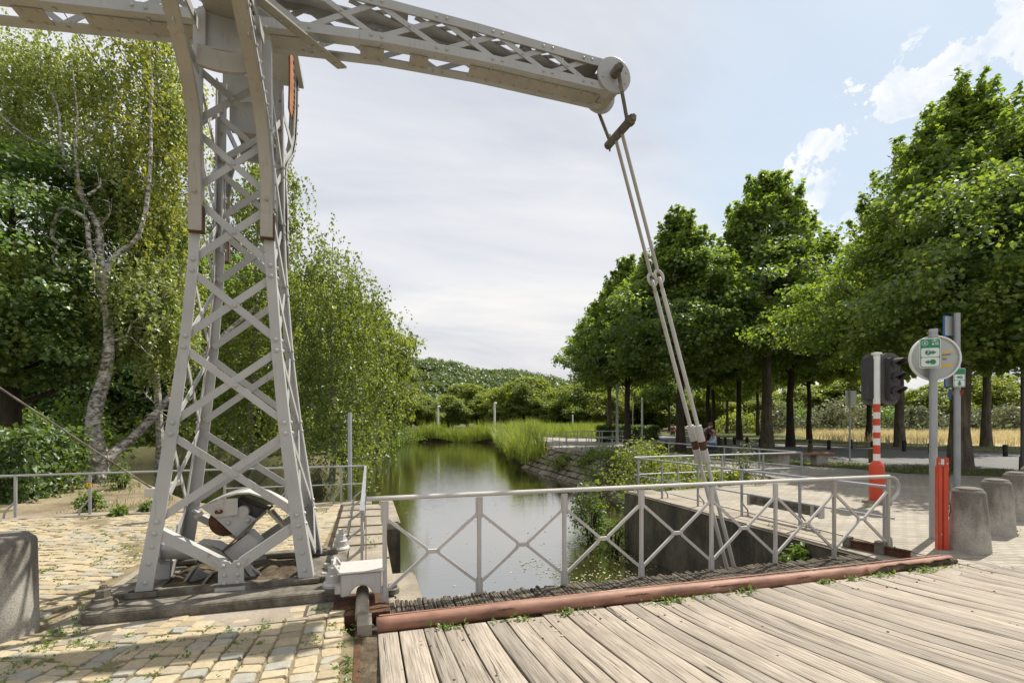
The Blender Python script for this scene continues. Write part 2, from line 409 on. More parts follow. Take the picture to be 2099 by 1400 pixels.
WATER, t, b = new_mat('pond_water'); t.n.remove(b); p = pos(t)
rip = t.noise(t.mapping(p, (.6, 3.4, 1)), 3.4, 4, .55, .3)
rip2 = t.noise(t.mapping(p, (.16, .7, 1)), 1.4, 4, .55)
nrm = t.bump(t.math('ADD', t.math('MULTIPLY', rip, .42), t.math('MULTIPLY', rip2, .35)), .042, .2)
dif = t.add('ShaderNodeBsdfDiffuse', ins={'Color': (.030, .028, .010, 1)})
gls = t.add('ShaderNodeBsdfGlossy', ins={'Roughness': .0, 'Color': (1, 1, 1, 1), 'Normal': nrm})
fr = t.add('ShaderNodeFresnel', ins={'IOR': 1.5, 'Normal': nrm})
fr_ = t.math('ADD', t.math('MULTIPLY', fr.outputs[0], .55), .40, clamp=True)
mx = t.add('ShaderNodeMixShader', ins={0: fr_, 1: dif.outputs[0], 2: gls.outputs[0]})
t.l.new(mx.outputs[0], t.n['Material Output'].inputs[0])

LF_LIME = mat_leaf('lime_leaf', (.052, .114, .030), (.122, .20, .035), (.275, .33, .048), trans=.54)
LF_BIRCH = mat_leaf('birch_leaf', (.16, .22, .065), (.26, .33, .10), (.42, .46, .17), trans=.5, glow=(.28, .30, .04))
LF_BIRCHY = mat_leaf('yellowing_birch_leaf', (.14, .185, .03), (.235, .285, .04), (.38, .39, .06), trans=.52, glow=(.34, .32, .03))
LF_WEEP = mat_leaf('weeping_birch_leaf', (.070, .118, .022), (.13, .19, .028), (.225, .265, .042), trans=.5, glow=(.28, .30, .03))
LF_DARK = mat_leaf('maple_leaf', (.070, .135, .036), (.13, .215, .048), (.22, .30, .060), trans=.55, glow=(.13, .22, .03))
LF_MID = mat_leaf('park_tree_leaf', (.078, .130, .022), (.155, .215, .028), (.30, .33, .044), trans=.54, glow=(.26, .29, .03), hue=.22)
LF_FAR = mat_leaf('hill_tree_leaf', (.050, .088, .032), (.066, .108, .036), (.088, .128, .038), trans=.25, hue=.2, clump=.11)
LF_IVY = mat_leaf('hedge_leaf', (.034, .07, .016), (.07, .125, .022), (.15, .21, .034), trans=.4)
LF_GREY = mat_leaf('grey_shrub_leaf', (.08, .095, .06), (.14, .155, .095), (.22, .23, .15), trans=.3, glow=(.2, .22, .1))
LF_SHRUB = mat_leaf('bank_shrub_leaf', (.040, .075, .012), (.09, .15, .02), (.17, .24, .03), trans=.42, glow=(.26, .32, .03))
LF_REED = mat_leaf('reed_blade', (.10, .145, .022), (.18, .235, .032), (.30, .33, .06), trans=.45, glow=(.28, .34, .04), hue=0)
LF_HAY = mat_leaf('dry_grass_blade', (.42, .35, .22), (.56, .48, .33), (.70, .62, .45), trans=.25, glow=(.5, .43, .28), hue=0)
LF_WEED = mat_leaf('weed_leaf', (.05, .10, .012), (.10, .18, .02), (.19, .26, .035), trans=.4, hue=0)
LF_GRASS = mat_leaf('grass_blade', (.05, .075, .014), (.10, .125, .022), (.20, .19, .05), trans=.35, hue=0)  # olive to straw tones of the blades, picked at random
LF_LITTER = mat_leaf('floating_leaf', (.16, .15, .07), (.27, .26, .15), (.42, .41, .29), trans=.1, hue=0)

BARK = mat_noise('lime_bark', [(.3, (.060, .048, .034)), (.55, (.13, .11, .08)), (.75, (.21, .19, .145))], 7, .95, .7, .02, stretch=(1, 1, .22), fine=30)
BARKD = mat_noise('dark_bark', [(.3, (.022, .017, .012)), (.6, (.055, .043, .03)), (.8, (.09, .072, .05))], 7, .95, .7, .02, stretch=(1, 1, .25))
BIRCHB, t, b = new_mat('birch_bark'); p = pos(t)
bn = t.noise(t.mapping(p, (5, 5, 9)), 1.3, 7, .68, .4)
c = t.ramp(bn, [(.40, (.055, .045, .035)), (.50, (.30, .275, .24)), (.60, (.56, .54, .50))])
zf = t.add('ShaderNodeSeparateXYZ', ins={0: p}).outputs[2]
up = t.ramp(t.math('MULTIPLY', zf, .16), [(.02, (1, 1, 1)), (.5, (0, 0, 0))])
c = t.mix(t.math('MULTIPLY', up, t.ramp(t.noise(p, 6, 5), [(.42, (0, 0, 0)), (.6, (.85, .85, .85))])), c, (.085, .072, .05))
t.l.new(c, b.inputs['Base Color']); b.inputs['Roughness'].default_value = .8
t.l.new(t.bump(bn, .4, .02), b.inputs['Normal'])

# ------------------------------------------------------------------ foliage
def unit(a): return a/np.maximum(np.linalg.norm(a, axis=1, keepdims=True), 1e-6)
def leaf_mesh(name, P, outw, size, mat, seed, up=.55, rand=.75, droop=.35, aspect=.72, var=.35, hang=None):
    """one kite-shaped leaf at every point P"""
    g = np.random.default_rng(seed); n = len(P)
    N = unit(outw*.55+np.array([0, 0, up])+g.normal(size=(n, 3))*rand)
    A = g.normal(size=(n, 3))+outw*.7; A[:, 2] -= droop*1.6
    if hang is not None: A = A*.6+np.array([0, 0, -hang])
    A = unit(A-N*np.sum(A*N, 1, keepdims=True)); B = np.cross(N, A)
    L = size*(1+var*g.normal(size=(n, 1))).clip(.4, 1.9); Wd = L*aspect*.5
    fold = N*L*.10
    V = np.empty((n, 4, 3))
    V[:, 0] = P; V[:, 1] = P+A*L*.48+B*Wd+fold; V[:, 2] = P+A*L-fold*.6; V[:, 3] = P+A*L*.48-B*Wd+fold
    return np_mesh(name, V.reshape(-1, 3), np.arange(n*4).reshape(-1, 4), mat)

def prof_lime(t): return np.where(t < .22, .55+.45*(np.clip(t, 0, 1)/.22)**.7, (np.clip(1-t, 0, 1)/.78)**.80)
def prof_round(t): return np.sqrt(np.clip(1-(2*t-1)**2, 0, 1))*.92+.05
def prof_bush(t): return np.sqrt(np.clip(1-t**2.2, 0, 1))

def crown(seed, z0, z1, rad, prof, nclump, nleaf, csize, squash=.55, inner=.35, lobes=.2):
    g = np.random.default_rng(seed)
    T = []
    while len(T) < nclump:
        x = g.uniform(); w = float(prof(np.array(x)))
        if g.uniform() < w+.12: T.append(x)
    T = np.array(T); th = g.uniform(0, 2*np.pi, nclump); ph = g.uniform(0, 6.28, 3)
    rr = rad*prof(T)*(1+lobes*np.sin(3*th+ph[0]+5*T)+lobes*.7*np.sin(5*th+ph[1]-9*T)+lobes*.5*np.sin(17*T+ph[2]+2*th))
    rr = rr*g.uniform(inner**2, 1, nclump)**.5
    C = np.stack([rr*np.cos(th), rr*np.sin(th), z0+(z1-z0)*T], 1)
    size = csize*g.uniform(.6, 1.35, nclump)*(.55+.45*prof(T))
    cz = np.repeat(C, nleaf, 0); s = np.repeat(size, nleaf)[:, None]
    d = unit(g.normal(size=(nclump*nleaf, 3))); r = g.uniform(0, 1, (nclump*nleaf, 1))**.45
    off = d*r*s; off[:, 2] *= squash
    P = cz+off
    axis = np.stack([P[:, 0], P[:, 1], (P[:, 2]-(z0+.35*(z1-z0)))*.6], 1)
    return P, unit(unit(axis)*.6+d*.5)

def strands(seed, starts, lmin, lmax, step, drift=.25):
    """hanging twigs: points along each, drooping from the start points"""
    g = np.random.default_rng(seed); out = []; dirs = []
    for s in starts:
        L = g.uniform(lmin, lmax); n = int(L/step); a = g.uniform(0, 6.28); o = np.array([math.cos(a), math.sin(a), 0])
        k = np.arange(n)[:, None]*step; sw = g.normal(0, .03, (n, 3)).cumsum(0)
        p = s+o*drift*(1-np.exp(-k*2))+np.array([0, 0, -1.0])*k*(1-np.exp(-k*3-.2))+sw*.5
        out.append(p+g.normal(0, .035, (n, 3))); dirs.append(np.repeat(o[None], n, 0))
    return np.concatenate(out), np.concatenate(dirs)

def trunk_mesh(name, seed, h, r0, z_limb, z_top, spread, mat, nlimb=16, lean=0.0, forks=2, flare=1.35):
    g = random.Random(seed); mb = MB(); path = []; rs = []
    for i in range(9):
        f = i/8
        path.append((g.uniform(-.06, .06)*h*.1+lean*f*f*h, g.uniform(-.06, .06)*h*.1, h*f-.15*(i == 0))); rs.append(r0*(flare if i == 0 else 1.0)*(1-f)**.75+.012)
    mb.tube(path, rs, 10)
    def point(z):
        f = max(0, min(.999, z/h))*8; i = int(f); a, b = Vector(path[i]), Vector(path[min(8, i+1)]); return a.lerp(b, f-i)
    for k in range(nlimb):
        z = z_limb+(z_top-z_limb)*(k/nlimb)**1.1; a = k*2.4+g.uniform(-.4, .4); ln = spread*(1-.7*k/nlimb)*g.uniform(.7, 1.05)
        p = point(z); d = Vector((math.cos(a), math.sin(a), g.uniform(.45, .95))).normalized(); r = max(.02, r0*.34*(1-.6*k/nlimb))
        pts = [p]; rr = [r]
        for j in range(4):
            p = p+d*ln/4; d = (d+Vector((g.uniform(-.25, .25), g.uniform(-.25, .25), g.uniform(-.1, .2)))).normalized(); pts.append(p.copy()); rr.append(r*(1-.22*(j+1)))
            if j > 0:
                for q in range(forks):
                    e = (d+Vector((g.uniform(-.9, .9), g.uniform(-.9, .9), g.uniform(-.4, .6)))).normalized()
                    mb.tube([p, p+e*ln*.16, p+e*ln*.3+Vector((0, 0, .05))], [r*.4, r*.25, .008], 5, cap=False)
        mb.tube(pts, rr, 6, cap=False)
    o = mb.build(name, mat, smooth=True); me = o.data; bpy.data.objects.remove(o); return me

def tree(name, label, cat, group, loc, trunk_me, crown_me, scale=1, rz=0):
    r = thing(name, label, cat, loc, group, rz); r.scale = scale if hasattr(scale, '__len__') else (scale,)*3
    for nm, me in (('trunk', trunk_me), ('crown', crown_me)):
        o = bpy.data.objects.new(nm, me); COL.objects.link(o); o.parent = r
    return r
def blades(name, P, h, w, mat, seed, lean=.35, segs=2):
    """upright grass or reed blades, each a bent ribbon"""
    g = np.random.default_rng(seed); n = len(P); a = g.uniform(0, 6.283, n)
    S = np.stack([np.cos(a), np.sin(a), np.zeros(n)], 1); a2 = a+g.uniform(-.9, .9, n)+1.57
    D = np.stack([np.cos(a2), np.sin(a2), np.zeros(n)], 1)
    H = (h*g.uniform(.55, 1.15, n))[:, None]; ln = (lean*g.uniform(.1, 1.3, n))[:, None]
    V = np.empty((n, 2*(segs+1), 3))
    for i in range(segs+1):
        f = i/segs; c = P+np.array([0, 0, 1.])*H*(f-.18*ln*f*f)+D*H*ln*f*f
        wd = w*(1-f)**.6*.5 if i < segs else w*.06
        V[:, 2*i] = c-S*wd; V[:, 2*i+1] = c+S*wd
    idx = np.arange(n)[:, None]*(2*(segs+1)); Fq = np.concatenate([idx+np.array([2*i, 2*i+1, 2*i+3, 2*i+2]) for i in range(segs)], 0)
    return np_mesh(name, V.reshape(-1, 3), Fq, mat)
def in_poly(P, poly):
    x, y = P[:, 0], P[:, 1]; ins = np.zeros(len(P), bool); m = len(poly); j = m-1
    for i in range(m):
        xi, yi = poly[i][:2]; xj, yj = poly[j][:2]
        c = ((yi > y) != (yj > y)) & (x < (xj-xi)*(y-yi)/(yj-yi+1e-12)+xi); ins ^= c; j = i
    return ins
def scatter(poly, n, seed, z=0.):
    g = np.random.default_rng(seed); a = np.array([p[:2] for p in poly]); lo, hi = a.min(0), a.max(0); out = []; c = 0
    while c < n:
        q = g.uniform(lo, hi, (n*2, 2)); q = q[in_poly(q, poly)]; out.append(q); c += len(q)
    q = np.concatenate(out)[:n]; return np.column_stack([q, np.full(n, z)])
def sheet(name, poly, z, mat):
    bm = bmesh.new(); vs = [bm.verts.new((p[0], p[1], z)) for p in poly]; f = bm.faces.new(vs); bmesh.ops.recalc_face_normals(bm, faces=[f])
    if f.normal.z < 0: f.normal_flip()
    bmesh.ops.triangulate(bm, faces=[f])
    me = bpy.data.meshes.new(name); bm.to_mesh(me); bm.free(); me.materials.append(mat)
    return structure(link_mesh(name, me))
# ------------------------------------------------------------------ terrain and water
WZ = -1.45
BASIN = [(.35, -12), (6.7, -12), (6.7, 11.6), (11.2, 11.8), (11.3, 22), (11.3, 28), (9.8, 32), (12.5, 46), (15.6, 59), (17, 71), (8, 75), (2, 74), (1.0, 60), (-1.4, 50), (-2.6, 42), (-.6, 34), (-.5, 26), (-1.2, 22.9), (-3.6, 22.4), (-6.2, 25), (-7.2, 31), (-9.5, 35.5), (-13, 37),
         (-30, 37), (-45, 37), (-45, 28), (-18, 24.5), (-10, 21.5), (-6.6, 19), (-5.2, 15.8), (-3.6, 12.6), (-2.4, 11.9), (.35, 11.9)]
def grid_axis(lo, hi, flo, fhi, step):
    a = list(np.arange(flo, fhi, step)); s = step; x = flo
    while x > lo: s *= 1.35; x -= s; a.insert(0, x)
    s = step; x = a[-1]
    while x < hi: s *= 1.35; x += s; a.append(x)
    return np.array(a)
gx = grid_axis(-1500, 1800, -26, 46, .6); gy = grid_axis(-120, 2600, -6, 84, .6)
XX, YY = np.meshgrid(gx, gy); PT = np.column_stack([XX.ravel(), YY.ravel()])
inside = in_poly(PT, BASIN); dist = np.full(len(PT), 1e9)
for i in range(len(BASIN)):
    a = np.array(BASIN[i-1]); b_ = np.array(BASIN[i]); ab = b_-a
    tt = np.clip(((PT-a)@ab)/(ab@ab), 0, 1); dist = np.minimum(dist, np.linalg.norm(PT-(a+tt[:, None]*ab), axis=1))
sdist = np.where(inside, -dist, dist)
wid = np.where((PT[:, 1] < 12) & (PT[:, 0] > -2.5), .5, 1.7)
wid = np.where((PT[:, 0] < -2.5) & (PT[:, 1] > 12) & (PT[:, 1] < 26), 3.0, wid)
f_ = np.clip((sdist+.15)/wid, 0, 1); f_ = f_*f_*(3-2*f_)
g_ = np.random.default_rng(3)
ZZ = -2.6+2.56*f_+np.where(sdist > 1.5, .04*np.sin(PT[:, 0]*.7)*np.sin(PT[:, 1]*.53), 0)*np.where((PT[:, 0] > 6) | (PT[:, 1] < 12.5), 0, 1)
# the wooded ridge beyond the pond
hx = (PT[:, 0]*math.cos(YAW)-PT[:, 1]*math.sin(YAW)); hy = (PT[:, 0]*math.sin(YAW)+PT[:, 1]*math.cos(YAW))
ridge = np.exp(-((hx+150)/190)**2)*48+np.exp(-((hx-80)/420)**2)*25
rise = np.clip((hy-330)/300, 0, 1); rise = rise*rise*(3-2*rise)
ZZ = ZZ+rise*ridge*(1+.06*np.sin(hx*.03)+.04*np.sin(hx*.071+1))
ny, nx = XX.shape; ii = np.arange(ny*nx).reshape(ny, nx)
Fq = np.column_stack([ii[:-1, :-1].ravel(), ii[:-1, 1:].ravel(), ii[1:, 1:].ravel(), ii[1:, :-1].ravel()])
structure(link_mesh('ground', np_mesh('ground', np.column_stack([PT, ZZ]), Fq, GROUND, True)))
def hill_z(x, y):
    u = x*math.cos(YAW)-y*math.sin(YAW); v = x*math.sin(YAW)+y*math.cos(YAW)
    rg = math.exp(-((u+150)/190)**2)*48+math.exp(-((u-80)/420)**2)*25
    q = min(1, max(0, (v-330)/300)); return q*q*(3-2*q)*rg*(1+.06*math.sin(u*.03)+.04*math.sin(u*.071+1))
wb = MB(); wb.v = [(-60, -12, WZ), (30, -12, WZ), (30, 90, WZ), (-60, 90, WZ)]; wb.f = [(0, 1, 2, 3)]; wb.mi = [0]
structure(wb.build('water', WATER))
# sheets on the ground, each a little above the one below
sheet('paving_bed', [(-14, -6), (-.03, -6), (-.03, 4.2), (-.45, 5.2), (-.45, 11.25), (-14, 11.25)], -.010, SOIL)
sheet('dirt_bank', [(-14, 11.6), (-2.6, 11.6), (-3.9, 13.0), (-5.6, 16), (-7.0, 18.4), (-10, 20), (-14, 21.5), (-14, 15.5)], -.012, DIRT).location.z = -.02
sheet('paving', [(7.15, -8), (34, -8), (24, 7.5), (17.5, 12.2), (12.4, 11.8), (7.15, 11.0)], .006, PAVER)
sheet('path', [(12.3, 11.7), (17.4, 12.2), (17.2, 14.2), (15.4, 18.2), (15.9, 25), (20.2, 37), (25, 50), (20, 58), (14.4, 45), (12.1, 31), (11.8, 22)], .010, GRAVEL)
verge_near = [(34.2, -8), (24.1, 7.5), (17.6, 12.2), (17.3, 14.3), (15.5, 18.2), (16.0, 25), (20.3, 37), (25.2, 50), (27, 49), (23.0, 36.5), (18.8, 24.2), (18.1, 19.4), (19.3, 15.7), (22, 11.3), (40, -8)]
sheet('verge', verge_near, .014, GRASSB)
road = [(40, -8), (22, 11.3), (19.3, 15.7), (18.1, 19.4), (18.8, 24.2), (23.0, 36.5), (27, 49), (33, 64), (40, 64), (33.5, 52), (29.4, 36), (30.4, 25.5), (33.4, 17.5), (56, -8)]
sheet('road', road, .018, ASPHALT)
verge_far = [(56.1, -8), (33.5, 17.5), (30.5, 25.5), (29.5, 36), (33.6, 52), (40, 62), (52, 52), (37.5, 32), (39, 27), (46, 17), (70, 0)]
sheet('far_verge', verge_far, .014, GRASSB)
meadow = [(70, 0), (46, 17), (39, 27), (37.5, 32), (44, 42), (52, 52), (58, 66), (90, 66), (120, 20)]
sheet('meadow_ground', meadow, .010, HAYB)

# kerb along the far side of the road
kb = MB()
fe = [(56.1, -8), (33.5, 17.5), (30.5, 25.5), (29.5, 36), (33.6, 52)]
for a, b_ in zip(fe, fe[1:]): kb.bar((a[0], a[1], .06), (b_[0], b_[1], .06), .14, .16, (0, 0, 1))
structure(kb.build('kerb', CONC))

# ------------------------------------------------------------------ setts of the left quay: every stone modelled
def setts():
    g = np.random.default_rng(11); V = []; Fq = []
    def stone(cx, cy, w, l, a, dz):
        ca, sa = math.cos(a), math.sin(a); b = len(V); j = lambda s: g.normal(0, s)
        base = [(-w/2, -l/2), (w/2, -l/2), (w/2, l/2), (-w/2, l/2)]
        cut = min(w, l)*.15; ring = []
        for k in range(4):
            x0, y0 = base[k]; x1, y1 = base[(k+1) % 4]; ln = math.hypot(x1-x0, y1-y0); ux, uy = (x1-x0)/ln, (y1-y0)/ln
            for s in (cut*g.uniform(.5, 1.2), ln-cut*g.uniform(.5, 1.2)): ring.append((x0+ux*s+j(.005), y0+uy*s+j(.005)))
        tx, ty = j(.018), j(.018)
        for sc, z in ((1.0, -.05), (1.0, -.010), (.965, -.002), (.89, .003)):
            for (x, y) in ring:
                x *= sc; y *= sc; V.append((cx+x*ca-y*sa, cy+x*sa+y*ca, z+dz+tx*x+ty*y+(j(.0016) if z > 0 else 0)))
        V.append((cx, cy, .005+dz))
        for r in range(3):
            for k in range(8): k2 = (k+1) % 8; Fq.append((b+r*8+k, b+r*8+k2, b+(r+1)*8+k2, b+(r+1)*8+k))
        for k in range(0, 8, 2): Fq.append((b+24+k, b+24+(k+1) % 8, b+24+(k+2) % 8, b+32))
    # courses run away from the viewer and fan out towards the left
    s = -.17
    i = 0
    while s > -16.0:
        w = g.uniform(.155, .190); y = -6+g.uniform(0, .1)
        while y < 26:
            l = g.uniform(.115, .165)
            xs = s-w/2; a = R(20)*min(1, max(0, (-xs-.5)/2.4)); rr = xs; yy = y
            # fan: shear the course by the turning angle
            X = xs*math.cos(a*.9)+ (yy-4.4)*math.sin(a)*.98; Y = 4.4+(yy-4.4)*math.cos(a)+(-xs)*math.sin(a)*.35
            if -12.5 < X < -.10 and 1.2 < Y < 11.15 and not (X > -.56 and Y > 5.0) and not (-2.75 < X < -.02 and 5.2 < Y < 7.2):
                dz = .012*math.sin(X*1.9+.6)*math.sin(Y*1.3)+.007*math.sin(X*4.7+Y*3.1)
                stone(X, Y, w-.013, l-.010, -a+g.normal(0, .035), dz+g.normal(0, .003))
            y += l
        s -= w; i += 1
    return np.array(V), np.array(Fq)
SV, SF = setts()
structure(link_mesh('setts', np_mesh('setts', SV, SF, SETT, False)), 'structure')

# ------------------------------------------------------------------ lock walls
lw = thing('quay_wall', 'concrete coping and gate recess of the quay beside the lattice tower', 'quay wall')
m = MB()
m.box((-.08, 8.05, -1.62), (.80, 6.3, 3.2)); m.box((.47, 10.45, -1.62), (.30, 2.6, 3.2))          # coping strip and the far block past the recess
m.build('coping', CONC, lw, bevel=.025)
m = MB(); m.box((.30, 5.55, -1.72), (.62, 1.75, 3.2)); m.build('landing_slab', CONC, lw, bevel=.03)
m = MB(); m.box((.475, 9.135, -1.8), (.27, .02, 3.3)); m.box((.327, 7.8, -1.8), (.02, 2.66, 3.3)); m.build('recess_shade', WALLM, lw)  # dark sheets over the recess faces, their shade put into the colour
m = MB(); m.box((-5.6, 11.42, -1.5), (11.5, .42, 3.0)); m.box((-12.5, 11.42, -.10), (2.4, .3, .2)); m.build('back_coping', CONC, lw, bevel=.02)
m = MB()
for y in (6.75, 7.55, 8.2, 8.9, 9.75, 10.5): m.box((-.07, y, -.0095), (.80, .006, .02))
m.build('joint', SOIL, lw)

rw = thing('quay_wall', 'dark streaked lock wall with rounded pale coping on the far side of the water', 'quay wall')
m = MB(); m.box((6.73, 3.0, -1.575), (.80, 16.6, 3.05)); m.build('wall', WALLM, rw)
m = MB(); m.box((6.735, 3.0, -.03), (.79, 16.58, .07)); m.build('coping', CONC, rw, bevel=.03)
m = MB(); m.box((9.8, 11.3, -1.6), (5.3, .4, 3.0)); m.build('return_wall', CONC, rw, bevel=.03)
# bank lined with rough stone blocks
emb = MB(); g = random.Random(5)
line = [(12.2, 11.5, 9.75), (12.0, 15, 9.8), (11.8, 18.5, 9.85), (11.7, 22, 9.9), (11.75, 25, 9.9), (11.9, 28.5, 9.9), (12.2, 32, 9.9)]
def emb_pt(s, f):
    k = min(len(line)-2, int(s)); q = s-k; a, b_ = line[k], line[k+1]
    xt, y, xb = [a[i]*(1-q)+b_[i]*q for i in range(3)]
    return Vector((xt+(xb-xt)*f, y, .03-1.75*f))
for r in range(7):
    s = -.05*r
    while s < len(line)-1.02:
        ds = g.uniform(.12, .38); f0, f1 = r/7, (r+1)/7; e = .008
        q = [emb_pt(max(0, s)+e, f0+.01), emb_pt(max(0, s)+ds-e, f0+.01), emb_pt(max(0, s)+ds-e, f1-.01), emb_pt(max(0, s)+e, f1-.01)]
        n = (q[1]-q[0]).cross(q[3]-q[0]).normalized(); n = n if n.z > 0 else -n; h = g.uniform(-.02, .08)
        emb.quadbox([p-n*.25 for p in q]+[p+n*h for p in q]); s += ds
EMBS = mat_noise('bank_stone', [(.3, (.10, .09, .06)), (.55, (.24, .205, .155)), (.75, (.37, .335, .265))], 2.6, .9, .6, .03, fine=18, isl=.25)
eo = emb.build('stone_embankment', EMBS, bevel=.02); structure(eo)

# ------------------------------------------------------------------ bridge deck
def deck_z(y):
    q = max(0.0, min(1.0, (4.25-y)/4.0)); return .30*(1-(1-q)**1.75)*q**.55
def plank_mesh(mb, x, w, y0, y1, g, z0=0., seg=16, ragged=.05):
    a = y0; b_ = y1+g.uniform(-ragged, ragged*.4); rings = []; ph = g.uniform(0, 9); amp = g.uniform(.002, .006)
    for i in range(seg+1):
        y = a+(b_-a)*i/seg; z = deck_z(y)+z0; o = math.sin(y*2.1+ph)*amp; h = .004*math.sin(y*3.3+ph*2)
        e = .005+.002*math.sin(y*7+ph)
        rings.append([Vector((x-w/2+o, y, z-.07)), Vector((x-w/2+o, y, z-e)), Vector((x-w/2+.010+o, y, z+h)), Vector((x, y, z+.001+h)),
                      Vector((x+w/2-.010+o, y, z+h)), Vector((x+w/2+o, y, z-e)), Vector((x+w/2+o, y, z-.07))])
    mb.loft(rings)
dk = thing('bridge_deck', 'weathered timber bridge deck of long bleached planks across the canal', 'bridge deck')
g = random.Random(21); mb = MB(); md = MB(); x = .10
while x < 8.4:
    w = g.uniform(.165, .225); wob = g.uniform(-.004, .004)
    plank_mesh(mb, x+w/2, w-.015, -2.6, 4.36 if x < 7.05 else 5.0+.2*(x-7), g, z0=wob, seg=22)
    x += w
gn = random.Random(4); mb.cur = 1
for i in range(70):
    xx, yy = gn.uniform(.2, 7.6), gn.choice([gn.uniform(3.95, 4.2), gn.uniform(2.2, 4.2)])
    mb.rivet((xx, yy, deck_z(yy)-.002), (0, 0, 1), .010)
mb.build('planking', [PLANK, DARKR], dk, smooth=True, auto=40)
xs_ = .10
while xs_ < 6.72:
    ws_ = gn.uniform(.036, .052); plank_mesh(md, xs_+ws_/2, ws_-.007, 4.40, 5.13, gn, z0=-.012+gn.uniform(-.006, .004), seg=6, ragged=.07); xs_ += ws_
md.build('edge_planking', PLANKD, dk)
m = MB(); m.box((3.5, 4.82, -.17), (6.6, .22, .16)); m.box((3.5, 2.0, -.2), (6.6, .25, .2)); m.box((3.45, 5.02, -.45), (6.4, .14, .42)); m.build('carrier_beam', DARKR, dk)
m = MB(); m.tube([(4.3, 6.0, -.52), (5.3, 6.0, -.52)], .05, 8); m.bar((5.2, 4.8, -.5), (5.2, 6.3, -.5), .16, .12, (0, 0, 1)); m.build('outrigger', DARKR, dk)
# soil strip and steel edge between setts and planks
m = MB(); m.bar((-.055, -4, -.01), (-.055, 4.55, -.01), .014, .05, (1, 0, 0)); tag(m.build('steel_edge_strip', DARKR), 'thin rusty steel strip standing between the setts and the planks', 'edge strip')
sheet('soil_strip', [(-.05, -4), (.12, -4), (.12, 4.5), (-.05, 4.9)], -.018, SILT)

kp = thing('kerb_pipe', 'long rusty red half pipe kerb with peeling paint lying along the deck edge', 'kerb')
rings = []; N = 15; KX = [.10+i*.11 for i in range(64)]; g = random.Random(8)
for i, xx in enumerate(KX):
    low = 262 if xx < 5.55 else 142+9*math.sin(xx*7)+8*math.sin(xx*23+1)+g.uniform(-4, 4)
    if 5.55 <= xx < 5.75: low = 200-30*(xx-5.55)/.2
    ring = []; sg = .010*math.sin(xx*.9)
    for k in range(N):
        a = R(low+(-25-low)*k/(N-1))
        ring.append(Vector((xx, 4.42-.068*math.cos(a), .040+sg+.068*math.sin(a))))
    rings.append([Vector((p.x, 2*4.42-p.y, p.z)) for p in ring])
m = MB(); m.loft(rings, cap=False, closed=False); po = m.build('shell', PINKR, kp, smooth=True)
so_ = po.modifiers.new('wall', 'SOLIDIFY'); so_.thickness = .009
m = MB(); m.tube([(.105, 4.42, .036), (.14, 4.42, .038), (3, 4.42, .036), (5.4, 4.42, .036), (6.3, 4.42, .034), (7.12, 4.42, .032)], [.02, .055, .054, .056, .054, .036], 14); m.build('timber_core', SILT, kp, smooth=True)
m = MB(); m.bar((.12, 4.485, .098), (6.98, 4.485, .098), .022, .008, (0, 0, 1)); m.build('lip', PINKR, kp)
for (xa, xb) in ((2.42, 2.72), (3.42, 3.95), (4.55, 4.75), (1.15, 1.32)):                        # ragged rust holes
    top = []; bot = []; n = 16
    for i in range(n+1):
        xx = xa+(xb-xa)*i/n; e = math.sin(math.pi*i/n)**.4; top.append((xx, 10+g.uniform(3, 12)*e)); bot.append((xx, 10-g.uniform(2, 11)*e))
    def sk(xx, adeg): return Vector((xx, 4.42-.0765*math.cos(R(adeg)), .040+.010*math.sin(xx*.9)+.0765*math.sin(R(adeg))))
    rows = [[sk(x_, a_*.8+18+q) for x_, a_ in bot] for q in (0,)]+[[sk(x_, a_*.8+18) for x_, a_ in top]]
    m = MB(); m.loft(rows, cap=False, closed=False); m.build('rust_hole', DARKR, kp)
# ------------------------------------------------------------------ lattice tower
TW = thing('bridge_tower', 'tall grey riveted lattice tower standing on an iron base beside the deck', 'bridge tower', (-1.3, 6.15, 0))
Z0, ZN, ZT = .14, 4.0, 5.75
def leg_x(side, z):
    return float(np.interp(z, [.14, .27, .84, 1.72, 2.6, 3.32, 3.9, 5.75], [-2.037, -2.015, -1.927, -1.811, -1.705, -1.646, -1.62, -1.60] if side < 0 else [-.583, -.603, -.682, -.799, -.884, -.934, -.965, -.985]))
def leg_y(front, z):
    f = min(1, max(0, (z-Z0)/(ZN-Z0))); return (5.58+.10*f) if front else (6.74-.17*f)
def leg_w(z): return .145-.05*min(1, max(0, (z-Z0)/(2.6-Z0)))
NODES = [.76, 1.72, 2.58, 3.35, 4.08, 4.76, 5.4]
for front in (True, False):
    for side in (-1, 1):
        m = MB(); oy = -1 if front else 1; zs = [Z0+(ZT-Z0)*i/14 for i in range(15)]; T = .016
        def sec(z, part):
            x, y, w = leg_x(side, z), leg_y(front, z), leg_w(z); xo = x+side*w/2; xi = x-side*w/2
            if part == 'f': ys = (y, y-oy*T); xs = (xi, xo)
            else: ys = (y-oy*T, y-oy*w*.95); xs = (xo, xo-side*T)
            return [Vector((xs[0], ys[0], z)), Vector((xs[1], ys[0], z)), Vector((xs[1], ys[1], z)), Vector((xs[0], ys[1], z))]
        m.loft([sec(z, 'f') for z in zs]); m.loft([sec(z, 's') for z in zs])
        for z in NODES[:6]:
            for dz in (-.055, .055):
                x, y = leg_x(side, z+dz), leg_y(front, z+dz); m.rivet((x, y, z+dz), (0, oy, 0), .025)
                m.rivet((x+side*leg_w(z)/2, y-oy*.09, z+dz), (side, 0, 0), .020)
        for z in (.24, .42, .58): m.rivet((leg_x(side, z), leg_y(front, z), z), (0, oy, 0), .022)
        m.build('leg', GREY if front else GREY, TW)
